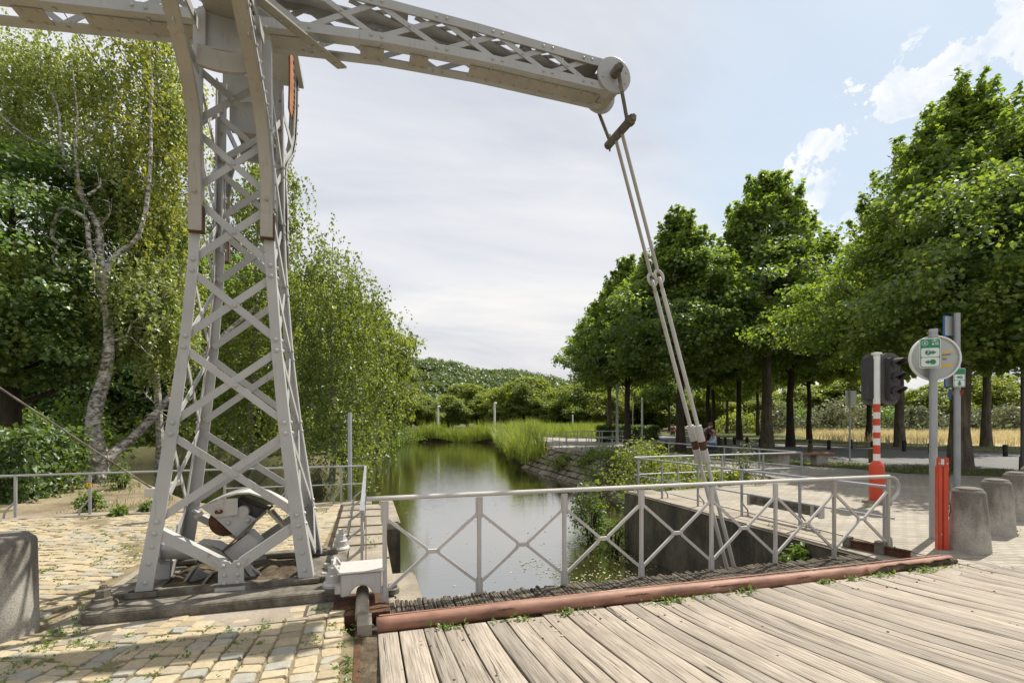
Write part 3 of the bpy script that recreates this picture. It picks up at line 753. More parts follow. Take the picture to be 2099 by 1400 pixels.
# lattice bars on the four faces
def face_bars(front):
    oy = -1 if front else 1
    for k in range(len(NODES)-1):
        za, zb = NODES[k]+.07, NODES[k+1]-.07
        for s in (-1, 1):
            o = .020 if s < 0 else .036
            p0 = Vector((leg_x(-s, za), leg_y(front, za)-oy*o, za)); p1 = Vector((leg_x(s, zb), leg_y(front, zb)-oy*o, zb))
            m = MB(); m.bar(p0, p1, .072 if k < 4 else .066, .013, (0, 1, 0))
            if s > 0 and front is False or s < 0 and front: pass
            c = (p0+p1)/2
            if s < 0: m.rivet(c+Vector((0, oy*.008, 0)), (0, oy, 0), .021)
            m.build('lattice_bar', GREY, TW)
    # the lowest panel is a V running down to the middle of the base
    for s in (-1, 1):
        z = NODES[0]-.06; p0 = Vector((leg_x(s, z)-s*.02, leg_y(front, z)-oy*.02, z)); p1 = Vector((-1.285+s*.055, leg_y(front, .3)-oy*.02, .33))
        m = MB(); m.bar(p0, p1, .105, .02, (0, 1, 0)); m.bar(p0+Vector((0, -oy*.05, .05)), p1+Vector((0, -oy*.05, .05)), .09, .014, (1, 0, 1)); m.build('lattice_bar', GREY, TW)
def side_bars(side):
    for k in range(len(NODES)-1):
        za, zb = NODES[k]+.06, NODES[k+1]-.06
        for s in (0, 1):
            o = .022+.014*s
            def P(fr, z): return Vector((leg_x(side, z)+side*(leg_w(z)/2-o), leg_y(fr, z)+(-1 if fr else 1)*(-.10), z))
            m = MB(); m.bar(P(bool(s), za), P(not s, zb), .058, .012, (1, 0, 0)); m.build('lattice_bar', GREY, TW)
    z = NODES[0]-.06
    for fr in (True, False):
        m = MB(); m.bar((leg_x(side, z)+side*.06, leg_y(fr, z)+(.1 if fr else -.1), z), (leg_x(side, .3)+side*.06, 6.16, .3), .09, .014, (1, 0, 0)); m.build('lattice_bar', GREY, TW)
face_bars(True); face_bars(False); side_bars(-1); side_bars(1)
# gusset plates at the foot of the V
for front in (True, False):
    oy = -1 if front else 1; y = leg_y(front, .3)
    m = MB(); pl_ = [(-.115, .10), (.115, .10), (.115, .34), (.155, .40), (.02, .385), (0, .36), (-.02, .385), (-.155, .40), (-.115, .34)]
    m.prism([(-1.285+a, y, b_) for a, b_ in pl_], (0, oy*-.02, 0))
    for a in (-.06, .06):
        for z in (.17, .25, .345): m.rivet((-1.285+a*(1 if z < .3 else 1.15), y+oy*.0, z), (0, oy, 0), .022)
    m.box((-1.285, y, .115), (.27, .09, .05)); m.build('gusset_plate', GREY, TW)
# curved brackets that carry the beam
PROF = [(3.74, 5.625), (4.0, 5.61), (4.35, 5.59), (4.73, 5.53), (4.92, 5.41), (5.07, 5.25), (5.22, 5.03), (5.37, 4.80), (5.60, 4.48), (5.95, 4.20), (6.45, 4.04), (6.95, 4.0)]
def brk_x(side, z):
    f = min(1, max(0, (z-4.3)/1.1)); a, b_ = (-1.61, -1.575) if side < 0 else (-.965, -1.04); return a+(b_-a)*f
for front in (True, False):
    mir = (lambda y: y) if front else (lambda y: 12.32-y-.02)
    oy = -1 if front else 1
    for side in (-1, 1):
        m = MB(); rings = []
        for z, y in PROF:
            x = brk_x(side, z); w = .116; d = .05
            rings.append([Vector((x-w/2, mir(y), z)), Vector((x+w/2, mir(y), z)), Vector((x+w/2, mir(y)-oy*d, z)), Vector((x-w/2, mir(y)-oy*d, z))])
        m.loft(rings); z0_, y0_ = PROF[0]
        m.box((brk_x(side, 3.75), mir(y0_)-oy*.028, 3.80), (.126, .085, .26)); m.rivet((brk_x(side, 4.06), mir(5.59), 4.06), (0, oy, 0), .02)
        m.build('bracket_flange', GREYD, TW, bevel=.006)
        m = MB(); m.box((brk_x(side, 3.75), mir(y0_)-oy*.028, 3.674), (.130, .088, .012)); m.box((brk_x(side, 3.75)+.0645, mir(y0_)-oy*.03, 3.80), (.005, .086, .26)); m.build('rusty_edge', DARKR, TW)
        m = MB(); xw = brk_x(side, 4.6); rv = []                        # web behind the flange, riveted along both edges
        poly = [(mir(y)-oy*.05, z) for z, y in PROF]; back = [(mir(y)-oy*(.05+.17), z) for z, y in reversed(PROF)]
        for zt_ in (4.78, 5.3, 5.72): m.box((xw-side*.013, (mir(float(np.interp(zt_, [p[0] for p in PROF], [p[1] for p in PROF])))+leg_y(front, 4.2))/2, zt_), (.012, abs(leg_y(front, 4.2)-mir(float(np.interp(zt_, [p[0] for p in PROF], [p[1] for p in PROF]))))-.07, .11))
        m.prism([(xw-side*.005, a, b_) for a, b_ in poly+back], (-side*.016, 0, 0))
        for (za, ya), (zb, yb) in zip(PROF, PROF[1:]):
            for q in (.2, .7):
                z = za+(zb-za)*q; y = ya+(yb-ya)*q
                m.rivet((xw+side*-.005 if side < 0 else xw-.005, mir(y)-oy*.10, z), (side, 0, 0), .018); m.rivet((xw-side*.022, mir(y)-oy*.10, z), (-side, 0, 0), .018)
        for z in (4.4, 4.65, 4.9, 5.15, 5.4, 5.65, 5.9): m.rivet((xw-.005*side, leg_y(front, 4.2)-oy*.03, z), (side, 0, 0), .018)
        m.build('bracket_web', GREY, TW)
        # edge angle following the curve on the outer side
        m = MB(); rr = []
        for z, y in PROF[1:]:
            rr.append([Vector((brk_x(side, z)+side*.058, mir(y)-oy*.05, z)), Vector((brk_x(side, z)+side*.072, mir(y)-oy*.05, z)), Vector((brk_x(side, z)+side*.072, mir(y)-oy*.15, z)), Vector((brk_x(side, z)+side*.072, mir(y)-oy*.15, z))])
        m.loft(rr)
        for (za, ya), (zb, yb) in zip(PROF[1:], PROF[2:]):
            for q in (.25, .75): m.rivet((brk_x(side, za)+side*.073, mir(ya+(yb-ya)*q)-oy*.10, za+(zb-za)*q), (side, 0, 0), .017)
        m.build('edge_angle', GREY, TW)
# cross girders and the plates between the brackets
for front in (True, False):
    mir = (lambda y: y) if front else (lambda y: 12.30-y)
    m = MB(); rings = []
    for i in range(9):
        f = i/8; x = -1.50+f*.43; sag = -.030*math.sin(math.pi*f)
        rings.append([Vector((x, mir(5.26), 5.11+sag)), Vector((x, mir(5.28), 5.31+sag)), Vector((x, mir(5.30), 5.31+sag)), Vector((x, mir(5.30), 5.11+sag))])
    m.loft(rings); m.box((-1.285, mir(5.42), 5.31), (.44, .24, .014)); m.build('cross_girder', GREYD, TW)
    m = MB(); m.box((-1.285, mir(5.56), 5.56), (.56, .014, .52))
    for z in (5.4, 5.55, 5.7):
        for a in (-.235, .235): m.rivet((-1.285+a, mir(5.552), z), (0, -1 if front else 1, 0), .02)
    m.box((-1.52, mir(5.53), 5.56), (.06, .05, .52)); m.build('web_plate', GREY, TW)
    m = MB(); rings = []
    for i in range(9):
        f = i/8; x = -1.50+f*.43; sag = -.04*math.sin(math.pi*f)
        rings.append([Vector((x, mir(5.0), 5.80+sag)), Vector((x, mir(5.0), 5.815+sag)), Vector((x, mir(5.55), 5.83+sag*.5)), Vector((x, mir(5.55), 5.815+sag*.5))])
    m.loft(rings); m.box((-1.285, mir(5.0), 5.95), (.42, .016, .28)); m.build('soffit_plate', GREYD, TW)
    m = MB(); m.box((-1.28, mir(4.75), 7.0), (.75, 1.6, .10)); m.build('cap_plate', GREY, TW)
# arched end plate low on the back
m = MB(); arc = [(-1.62+.665*i/12, 5.52+.12*math.sin(math.pi*i/12)-(.10 if i in (0, 12) else 0)) for i in range(13)]
m.prism([(x, 6.66, z) for x, z in arc]+[(-.955, 6.66, 5.95), (-1.62, 6.66, 5.95)], (0, .016, 0)); m.build('arched_plate', GREY, TW)
m = MB(); pts = []                                                              # rust coloured bulging plate on the right
for i in range(9):
    z = 5.55+i*.12; pts.append([Vector((-.885, 6.50+.06*math.sin(math.pi*i/8), z)), Vector((-.865, 6.50+.06*math.sin(math.pi*i/8), z)), Vector((-.865, 6.72+.20*math.sin(math.pi*i/8)**.7, z)), Vector((-.885, 6.72+.20*math.sin(math.pi*i/8)**.7, z))])
m.loft(pts)
for i in range(12): z = 5.6+i*.08; m.rivet((-.863, 6.68+.20*math.sin(math.pi*min(1, (z-5.55)/.96))**.7, z), (1, 0, 0), .018); m.rivet((-.875, 6.73+.20*math.sin(math.pi*min(1, (z-5.55)/.96))**.7, z), (0, 1, 0), .018)
m.build('bearing_plate', ORANGE, TW)
m = MB(); m.bar((-.99, 5.20, 5.80), (-.26, 6.36, 6.06), .13, .02, (.2, .1, 1)); m.bar((-.99, 5.30, 5.84), (-.30, 6.36, 6.09), .012, .07, (.2, .1, 1))
for q in (.25, .35, .62, .72, .9): p = Vector((-.99, 5.20, 5.788)).lerp(Vector((-.26, 6.36, 6.048)), q); m.rivet(p, (0, 0, -1), .022)
m.build('knee_strut', GREYD, TW)
# iron base with anchor bolts
m = MB()
def slab(x0, x1, y0, y1, z0, z1, r):
    pts = []
    for cx, cy, a0 in ((x1-r, y1-r, 0), (x0+r, y1-r, 90), (x0+r, y0+r, 180), (x1-r, y0+r, 270)):
        for k in range(6): a = R(a0+90*k/5); pts.append((cx+r*math.cos(a), cy+r*math.sin(a)))
    m.loft([[Vector((x, y, z0)) for x, y in pts], [Vector((x, y, z1-.02)) for x, y in pts], [Vector((x+(.015 if x < -1.3 else -.015), y+(.015 if y < 6 else -.015), z1)) for x, y in pts]])
slab(-2.42, -.20, 5.24, 5.62, .0, .105, .11); slab(-2.42, -.20, 6.70, 7.10, .0, .105, .11); slab(-2.42, -2.0, 5.3, 7.0, 0, .10, .05); slab(-.62, -.20, 5.3, 7.0, 0, .10, .05)
m.box((-1.3, 5.60, .13), (1.95, .10, .06)); m.box((-1.3, 6.74, .13), (1.95, .10, .06))
for sx in (-2.037, -.583): m.box((sx, 5.60, .135), (.27, .16, .05)); m.box((sx, 6.74, .135), (.27, .16, .05))
m.build('base_frame', IRON, TW, bevel=.008)
m = MB(); m.box((-1.2, 5.98, -.03), (2.9, 2.3, .06)); m.build('footing_slab', CONC, TW, bevel=.02)
m = MB(); g = random.Random(3); rings = []
for i in range(15):
    row = []
    for j in range(13): row.append(Vector((-1.99+1.36*i/14, 5.65+1.05*j/12, .075+.05*math.sin(i*.9)*math.sin(j*.8)+g.uniform(0, .03))))
    rings.append(row)
m.loft(rings, cap=False, closed=False); m.build('litter', SILT, TW, smooth=True)
for bx, by, hgt in ((-2.29, 5.42, .06), (-.30, 5.42, .14), (-.30, 6.90, .14), (-2.29, 6.9, .06)):
    m = MB(); wm = WHITEP if bx > -1 else IRON
    m.lathe([(.115, .095), (.115, .13), (.10, .15), (.085, .155), (.085, .155+hgt*.5), (.07, .16+hgt*.5)], (bx, by, 0), 20)
    h0 = .16+hgt*.5; m.lathe([(.062, h0), (.062, h0+.065), (.05, h0+.075)], (bx, by, 0), 6); m.lathe([(.03, h0+.07), (.03, h0+.07+hgt*.5)], (bx, by, 0), 10)
    m.build('anchor_bolt', wm, TW, smooth=True, auto=30)
for bx, by in ((-.42, 5.75), (-.42, 6.1), (-.36, 6.35)):
    m = MB(); m.lathe([(.034, .10), (.034, .15), (.026, .155)], (bx, by, 0), 6); m.build('anchor_bolt', WHITEP, TW)

# ------------------------------------------------------------------ balance beam
BM = thing('balance_beam', 'long riveted truss beam reaching from the tower top over the canal', 'bridge beam', (-1.3, 6.12, 6.3))
YN, YF = 5.92, 6.33
def zb(x): return float(np.interp(x, [-5.4, -3.6, -2.3, -.7, .2, 1.4, 2.7, 3.15], [5.72, 5.80, 5.93, 6.085, 6.155, 6.175, 6.14, 6.125]))
def zt(x): return float(np.interp(x, [-5.4, -3.6, -2.3, -1.3, -.7, 0, 1.4, 2.7, 3.15], [6.35, 6.5, 6.62, 6.70, 6.70, 6.67, 6.62, 6.545, 6.53]))
XS = list(np.linspace(-5.4, 3.12, 30)); XN = [-5.3, -4.5, -3.75, -3.0, -2.2, -1.4, -.65, .13, .88, 1.57, 2.23, 2.78]
for near_ in (True, False):
    y = YN if near_ else YF; s = 1 if near_ else -1
    m = MB(); H = .105; T = .014
    for fz, dz in ((zb, 0), (zt, -H)):
        m.loft([[Vector((x, y, fz(x)+dz)), Vector((x, y, fz(x)+dz+H)), Vector((x, y+s*T, fz(x)+dz+H)), Vector((x, y+s*T, fz(x)+dz))] for x in XS])
        zf_ = (lambda x: fz(x)) if dz == 0 else (lambda x: fz(x)-T)
        m.loft([[Vector((x, y+s*T, fz(x) if dz == 0 else fz(x)-T)), Vector((x, y+s*.135, fz(x) if dz == 0 else fz(x)-T)), Vector((x, y+s*.135, (fz(x) if dz == 0 else fz(x)-T)+T)), Vector((x, y+s*T, (fz(x) if dz == 0 else fz(x)-T)+T))] for x in XS])
    for x in XN:
        for d in (-.06, .06):
            m.rivet((x+d, y, zb(x)+.055), (0, -s, 0), .019); m.rivet((x+d, y, zt(x)-.05), (0, -s, 0), .019)
            m.rivet((x+d, y+s*.08, zb(x)), (0, 0, -1), .017)
    m.build('chord', GREY, BM)
    for a, b_ in zip(XN, XN[1:]):
        for q in (0, 1):
            o = T+.008+.012*q; m = MB()
            p0 = Vector((a, y+s*o, (zb if q else zt)(a)+(.06 if q else -.06))); p1 = Vector((b_, y+s*o, (zt if q else zb)(b_)+(-.06 if q else .06)))
            m.bar(p0, p1, .062, .011, (0, 1, 0))
            if q == 0: m.rivet((p0+p1)/2-Vector((0, s*.006, 0)), (0, -s, 0), .017)
            m.build('lattice_bar', GREY, BM)
# bottom and top plates joining the two sides
for x0, x1 in ((-3.3, -3.05), (-2.72, -1.75), (-1.0, -.62), (-.05, .22), (.52, .74), (1.25, 3.0)):
    m = MB(); rows = [[Vector((x, YN+.10, zb(x)-.002)), Vector((x, YF-.10, zb(x)-.002)), Vector((x, YF-.10, zb(x)-.014)), Vector((x, YN+.10, zb(x)-.014))] for x in np.linspace(x0, x1, 6)]
    m.loft(rows)
    for x in np.linspace(x0+.06, x1-.06, max(2, int((x1-x0)/.16))):
        for yy in (YN+.125, YF-.125): m.rivet((x, yy, zb(x)-.014), (0, 0, -1), .018)
    m.build('batten_plate', GREYD, BM)
for x0, x1 in ((-.9, -.6), (.3, .5), (1.1, 1.3), (1.9, 2.05), (2.5, 3.0)):
    m = MB(); m.loft([[Vector((x, YN+.1, zt(x)-.016)), Vector((x, YF-.1, zt(x)-.016)), Vector((x, YF-.1, zt(x)-.028)), Vector((x, YN+.1, zt(x)-.028))] for x in np.linspace(x0, x1, 4)]); m.build('batten_plate', GREYD, BM)
for x0 in (-.65, .13, .88, 1.57, 2.23):
    for q in (0, 1):
        m = MB(); m.bar((x0-.3, YN+.1 if q else YF-.1, zt(x0)-.03-.012*q), (x0+.3, YF-.1 if q else YN+.1, zt(x0)-.03-.012*q), .06, .01, (0, 0, 1)); m.build('lattice_bar', GREY, BM)
XE, ZE = 3.12, 6.335
m = MB(); m.loft([[Vector((XE+.205*math.cos(a), YN, ZE+.205*math.sin(a))), Vector((XE+.205*math.cos(a), YF, ZE+.205*math.sin(a))), Vector((XE+.19*math.cos(a), YF, ZE+.19*math.sin(a))), Vector((XE+.19*math.cos(a), YN, ZE+.19*math.sin(a)))] for a in np.linspace(R(-115), R(85), 14)]); m.build('end_plate', GREYD, BM)
for y, s in ((YN, -1), (YF, 1)):
    m = MB(); m.lathe([(.238, 0), (.238, s*.03), (.23, s*.036)] if s > 0 else [(.23, -.036), (.238, -.03), (.238, 0)], (XE+.03, y, ZE), 40, 'Y')
    for a in (20, -35, -70, 60, 200): m.rivet((XE+.03+.18*math.cos(R(a)), y+s*.037, ZE+.16*math.sin(R(a))), (0, s, 0), .016)
    m.build('end_disc', GREY, BM, smooth=True)
m = MB(); m.lathe([(.062, -.13), (.062, -.02), (.05, 0)], (XE+.02, YN-.02, ZE), 16, 'Y'); m.lathe([(.07, 0), (.07, .1)], (XE+.02, YF+.03, ZE), 16, 'Y'); m.lathe([(.038, -.21), (.038, .58)], (XE+.02, YN, ZE), 12, 'Y'); m.lathe([(.052, -.20), (.052, -.15)], (XE+.02, YN, ZE), 6, 'Y'); m.build('pin', IRON, BM)
m = MB(); m.lathe([(.10, -.10), (.10, .55)], (-1.28, YN, 6.36), 20, 'Y'); m.lathe([(.19, -.02), (.19, .02)], (-1.28, YN-.04, 6.36), 24, 'Y'); m.build('pivot', IRON, BM)
m = MB(); m.box((-5.0, 6.125, 6.05), (.75, .32, .55)); m.build('counterweight', IRON, BM, bevel=.02)

# ------------------------------------------------------------------ lifting rods
LR = thing('lifting_rods', 'pair of slim steel rods hanging from the beam end to the deck', 'lifting rods', (3.14, 6.1, 6.3))
def rx(z): return 3.14+(6.33-z)*.303
def bend(y0, y1, z0, z1, r=.024, sx=0): return [(rx(z0)+sx, y0, z0), (rx(z1)+sx, y1, z1)]
for ya, yb in ((5.78, 5.86), (6.46, 6.34)): m = MB(); m.tube(bend(ya, yb, 6.33, 5.72), .024, 8); m.build('upper_rod', IRON, LR)
m = MB(); m.tube([(rx(5.71), 5.74, 5.71), (rx(5.71), 6.42, 5.71)], .058, 12); m.tube([(rx(5.71), 5.70, 5.71), (rx(5.71), 5.75, 5.71)], .04, 6); m.tube([(rx(5.71), 5.79, 5.71), (rx(5.71), 5.82, 5.71)], .072, 12); m.tube([(rx(5.71), 6.36, 5.60), (rx(5.71), 6.36, 5.84)], .012, 6); m.build('spacer_bar', IRON, LR)
YA, YB = 6.03, 6.20
for y in (YA, YB):
    m = MB(); m.tube(bend(y, y, 5.71, 3.84), .024, 8); m.build('middle_rod', GREYD, LR)
    m = MB()
    for zc, turn in ((3.79, 0), (3.69, 1)):                                       # two interlocked eyes
        c = Vector((rx(zc), y, zc)); a = Vector((1, 0, 0)) if not turn else Vector((.55, .83, 0)); b_ = Vector((.30, 0, -.95))
        m.tube([c+(a*math.cos(k*math.pi/6)*.062+b_*math.sin(k*math.pi/6)*.085) for k in range(13)], .021, 8, cap=False)
    m.build('eye_link', WHITEP, LR, smooth=True)
    m = MB(); m.tube(bend(y, y, 3.62, 1.70), .028, 8); m.tube(bend(y, y, 1.25, -.62), .028, 8); m.build('lower_rod', WHITEP, LR)
    m = MB(); m.tube(bend(y, y, 1.72, 1.50), .056, 10); m.tube(bend(y, y, 1.38, 1.20), .056, 10); m.build('turnbuckle', WHITEP, LR)
    m = MB(); m.tube(bend(y, y, 1.50, 1.38), .050, 10); m.build('threaded_sleeve', DARKR, LR)

# ------------------------------------------------------------------ winding gear inside the tower
WG = thing('winding_gear', 'grey winding gear with curved hood and tilted box between the tower legs', 'winding gear', (-1.3, 6.15, .1))
def q(zx, zy, Y=6.05): return at_y(280+zx/4.375, 960+zy/4.375, Y)
m = MB(); arc = [q(*p, 5.95) for p in ((555, 352), (640, 305), (760, 255), (900, 218), (1010, 212), (1130, 250), (1260, 320), (1360, 395), (1410, 440))]
dn = Vector((0, .50, 0)); m.loft([[p, p+dn, p+dn-Vector((0, 0, .018)), p-Vector((0, 0, .018))] for p in arc]); m.build('hood', WHITEP, WG, smooth=True)
m = MB(); m.prism([q(*p, 5.94) for p in ((575, 350), (760, 275), (905, 268), (905, 415), (770, 432), (700, 440))], (0, .02, 0)); m.build('hood_side', WHITEP, WG)
m = MB(); m.prism([q(*p, 5.97) for p in ((700, 440), (905, 418), (1000, 415), (1085, 458), (1000, 590), (890, 612))], (0, .025, 0))
for p in ((820, 487), (1000, 465)): m.rivet(q(*p, 5.965), (0, -1, 0), .026)
m.build('side_plate', GREY, WG)
m = MB(); c = q(800, 470, 6.10); m.lathe([(.14, 0), (.16, .01), (.13, .03), (.13, .05), (.16, .07), (.14, .08)], c-Vector((0, .04, 0)), 26, 'Y'); m.build('sheave', DARKR, WG)
m = MB(); c = q(955, 385, 5.99); m.lathe([(.06, -.03), (.065, .02)], c, 22, 'Y'); m.build('roller', GREY, WG)
m = MB(); m.prism([q(*p, 6.02) for p in ((905, 275), (1150, 380), (1090, 450), (905, 400))], (0, .3, 0)); m.build('hood_shade', BLACK, WG)  # black block standing in for the shade inside the hood
m = MB(); m.prism([q(*p, 5.86) for p in ((1160, 372), (1175, 388), (772, 752), (755, 742))], (0, .36, 0)); m.build('tilted_plate', IRON, WG)
m = MB(); m.prism([q(*p, 5.90) for p in ((775, 748), (1000, 580), (1105, 680), (905, 868))], (0, .28, 0)); m.build('motor_box', GREY, WG, bevel=.006)
m = MB(); m.prism([q(*p, 5.87) for p in ((905, 870), (1140, 672), (1150, 690), (915, 888))], (0, .34, 0)); m.build('tilted_plate', GREYD, WG)
for a_, b__, w_, t_ in ((q(1180, 380, 5.98), q(1320, 525, 5.98), .028, .03), (q(1215, 370, 6.3), q(1335, 510, 6.3), .028, .03), (q(520, 440, 5.9), q(600, 390, 5.9), .04, .02)):
    m = MB(); m.bar(a_, b__, w_, t_, (0, 1, 0)); m.build('stay', GREYD, WG)
m = MB(); m.tube([q(715, 390, 5.88), q(760, 385, 5.95)], .022, 8); m.build('rusty_pin', DARKR, WG)
m = MB(); m.tube([q(190, 745, 6.15), q(560, 735, 6.15)], .085, 18); m.tube([q(195, 745, 6.15), q(235, 744, 6.15)], .105, 18); m.build('drum_shaft', GREY, WG, smooth=True)
for yy in (6.02, 6.28):
    m = MB(); pts = [q(*p, yy) for p in ((540, 672), (640, 690), (760, 745), (870, 830), (960, 925), (1040, 1020), (1085, 1085))]
    m.loft([[p, p+Vector((0, .05, 0)), p+Vector((-.03, .05, -.045)), p+Vector((-.03, 0, -.045))] for p in pts]); m.build('quadrant_rim', GREYD, WG)
m = MB(); pts = [q(*p, 6.04) for p in ((540, 672), (700, 690), (850, 770), (960, 880), (1040, 985), (1090, 1060))]
m.loft([[p, p+Vector((0, .24, 0)), p+Vector((0, .24, -.012)), p-Vector((0, 0, .012))] for p in pts]); m.build('quadrant_face', GREY, WG, smooth=True)
m = MB(); pts = [q(*p, 6.2) for p in ((1040, 900), (1100, 940), (1150, 1000), (1175, 1065))]
m.loft([[p, p+Vector((0, .06, 0)), p+Vector((-.09, .06, -.03)), p+Vector((-.09, 0, -.03))] for p in pts]); m.build('quadrant_rim', GREY, WG)
for a, b_, yy in (((530, 880), (340, 1165), 6.0), ((660, 955), (530, 1140), 6.02)): m = MB(); m.bar(q(*a, yy), q(*b_, yy), .022, .24, (0, 1, 0)); m.build('support_channel', GREYD, WG)
m = MB(); m.bar(q(600, 920, 6.2), q(435, 1150, 6.2), .20, .02, (0, 1, 0)); m.build('support_channel', GREY, WG)
m = MB(); m.bar(q(255, 820, 6.2), q(230, 1110, 6.2), .12, .06, (0, 1, 0)); m.bar(q(320, 820, 6.32), q(285, 1080, 6.32), .05, .12, (0, 1, 0)); m.build('bearing_post', GREY, WG)

# ------------------------------------------------------------------ bearing housing over the hinge axle
HB = thing('bearing_housing', 'white painted iron box over the deck axle beside the tower base', 'bearing housing', (-.05, 5.3, 0))
m = MB(); n = 10; cx, zc, r = .0, .075, .105
prof_ = [(-.19, .10), (-.19, .33), (.19, .33), (.19, .10)]+[(cx+r*math.cos(a), .10+r*math.sin(a)) for a in np.linspace(R(8), R(172), n)]
m.prism([(-.03+x, 5.02, z) for x, z in prof_], (0, .36, 0)); m.build('box', WHITEP, HB, bevel=.012)
m = MB(); m.box((-.03, 5.2, .338), (.42, .40, .018)); m.box((-.245, 5.08, .17), (.06, .10, .07)); m.build('lid', WHITEP, HB, bevel=.006)
m = MB()
for a, b_ in (((-.22, 5.02, .33), (-.28, 5.02, .42)), ((-.28, 5.02, .42), (-.28, 5.30, .42)), ((-.28, 5.30, .42), (-.22, 5.32, .33))): m.bar(a, b_, .02, .02, (0, 1, 1))
m.build('handle', WHITEP, HB)
m = MB(); m.tube([(-.02, 5.3, .06), (-.02, 4.62, .045)], .062, 16); m.box((-.0, 4.50, .02), (.12, .26, .11)); m.build('axle', CONC, HB, smooth=True)
m = MB(); m.lathe([(.07, 0), (.07, .05), (.05, .06), (.05, .09)], (.28, 5.33, .0), 10); m.build('bolt', IRON, HB)
m = MB(); m.box((-.03, 5.1, -.04), (.52, .6, .10)); m.build('seat_plate', DARKR, HB)
# ------------------------------------------------------------------ railings
BR = thing('bridge_railing', 'white painted bridge railing with cross shaped braces along the deck edge', 'railing', (3.5, 5.06, 0))
RY = 5.06; PX = [.19+i*(6.67/7) for i in range(8)]; RH = 1.03
for i, x in enumerate(PX):
    m = MB(); m.box((x, RY, .50), (.042, .034, .98)); m.box((x, RY-.001, .90), (.075, .020, .20)); m.box((x, RY-.001, .075), (.075, .020, .15))
    m.prism([(x-.0375, RY-.011, .80), (x, RY-.011, .74), (x+.0375, RY-.011, .80)], (0, .02, 0)); m.prism([(x-.0375, RY-.011, .15), (x, RY-.011, .21), (x+.0375, RY-.011, .15)], (0, .02, 0))
    m.build('post', WHITEP if i < 6 else GREYD, BR, bevel=.004)
for a, b_ in zip(PX, PX[1:]):
    c = (a+b_)/2; h = .055; m = MB(); w, tt = .030, .024
    m.bar((a+.03, RY, .82), (c-h, RY, .495), w, tt, (0, 1, 0)); m.bar((a+.03, RY, .13), (c-h, RY, .455), w, tt, (0, 1, 0))
    m.bar((b_-.03, RY, .82), (c+h, RY, .495), w, tt, (0, 1, 0)); m.bar((b_-.03, RY, .13), (c+h, RY, .455), w, tt, (0, 1, 0))
    m.box((c, RY, .475), (2*h+.03, tt+.004, .040)); m.build('cross_brace', WHITEP, BR)
m = MB(); m.tube([(.02, RY, RH), (3.4, RY, RH+.004), (6.88, RY, RH)], .024, 10); m.build('top_rail', WHITEP, BR, smooth=True)
m = MB(); pts = [(6.86, RH)]+[(6.90+.155*math.sin(R(a)), RH-.155+.155*math.cos(R(a))) for a in range(0, 121, 15)]+[(6.93, .70), (6.90, .64)]
m.loft([[Vector((x, RY-.02, z-.011)), Vector((x, RY+.02, z-.011)), Vector((x, RY+.02, z+.011)), Vector((x, RY-.02, z+.011))] for x, z in pts]); m.build('end_scroll', WHITEP, BR)

def stay(m, base, d, h=.28, reach=.17, r=.013):
    """S-shaped stay at the foot of a railing post"""
    b = Vector(base); d = Vector(d)
    m.tube([b+Vector((0, 0, h)), b+d*.03+Vector((0, 0, h*.86)), b+d*reach*.55+Vector((0, 0, h*.62)), b+d*reach*.9+Vector((0, 0, h*.40)), b+d*reach+Vector((0, 0, 0))], r, 6)
QL = thing('quay_railing', 'grey pipe railing turning the corner round the left quay', 'railing', (-.02, 9, 0))
QH = .79; cor = (.02, 11.45); endn = (-.03, 5.95)
m = MB(); m.tube([(-6.45, 11.45, QH-.02), (-3, 11.45, QH), (cor[0]-.12, cor[1], QH), (cor[0]-.03, cor[1]-.03, QH), (cor[0], cor[1]-.12, QH)], .020, 8); m.build('top_rail', GALV, QL)
m = MB(); m.bar((cor[0], cor[1]-.1, QH), (endn[0], endn[1]-.05, QH-.03), .050, .035, (0, 0, 1)); m.build('top_rail', GALV, QL)
m = MB(); m.tube([(-2.75, 11.45, .40), (cor[0], cor[1], .40)], .013, 6); m.tube([(cor[0], cor[1], .40), (endn[0], endn[1], .38)], .013, 6); m.build('lower_rail', GALV, QL)
for x in (-6.2, -5.05, -3.9, -2.75, -1.6, -.49):
    m = MB(); m.box((x, 11.45, QH/2), (.042, .03, QH)); stay(m, (x, 11.45, 0), (-.95, -.3, 0), .30, .16, .017); m.build('post', GALV, QL)
for y in (5.98, 7.2, 8.6, 10.0, 11.3):
    xx = -.03+(y-5.95)*.009; m = MB(); m.box((xx, y, QH/2-.02), (.03, .038, QH-.04)); m.box((xx+.045, y+.1, QH/2-.05), (.012, .03, QH-.1)) if y < 7 else None; stay(m, (xx, y, 0), (-1, .1, 0), .34, .26, .018); m.build('post', GREYD if y < 6 else GALV, QL)
m = MB(); m.box((-5.05, 11.415, .565), (.075, .012, .085)); yn = m.build('notice_plate', YELLOW, QL)
m = MB(); m.box((-5.05, 11.408, .575), (.018, .004, .02)); m.box((-5.05, 11.408, .545), (.045, .004, .006)); yn2 = m.build('pictogram', DARKR); yn2.parent = yn
MP = thing('mooring_pole', 'tall round galvanised pole standing inside the corner of the quay railing', 'pole', tuple(at_z(717, 1027)))
m = MB(); p = at_z(717, 1027); m.lathe([(.045, 0), (.045, 1.96), (.04, 1.97)], (p.x, p.y, 0), 14); m.build('pole', GALV, MP, smooth=True)
m = MB(); m.lathe([(.09, 0), (.09, .015)], (p.x, p.y, 0), 14); m.build('foot_plate', GALV, MP)

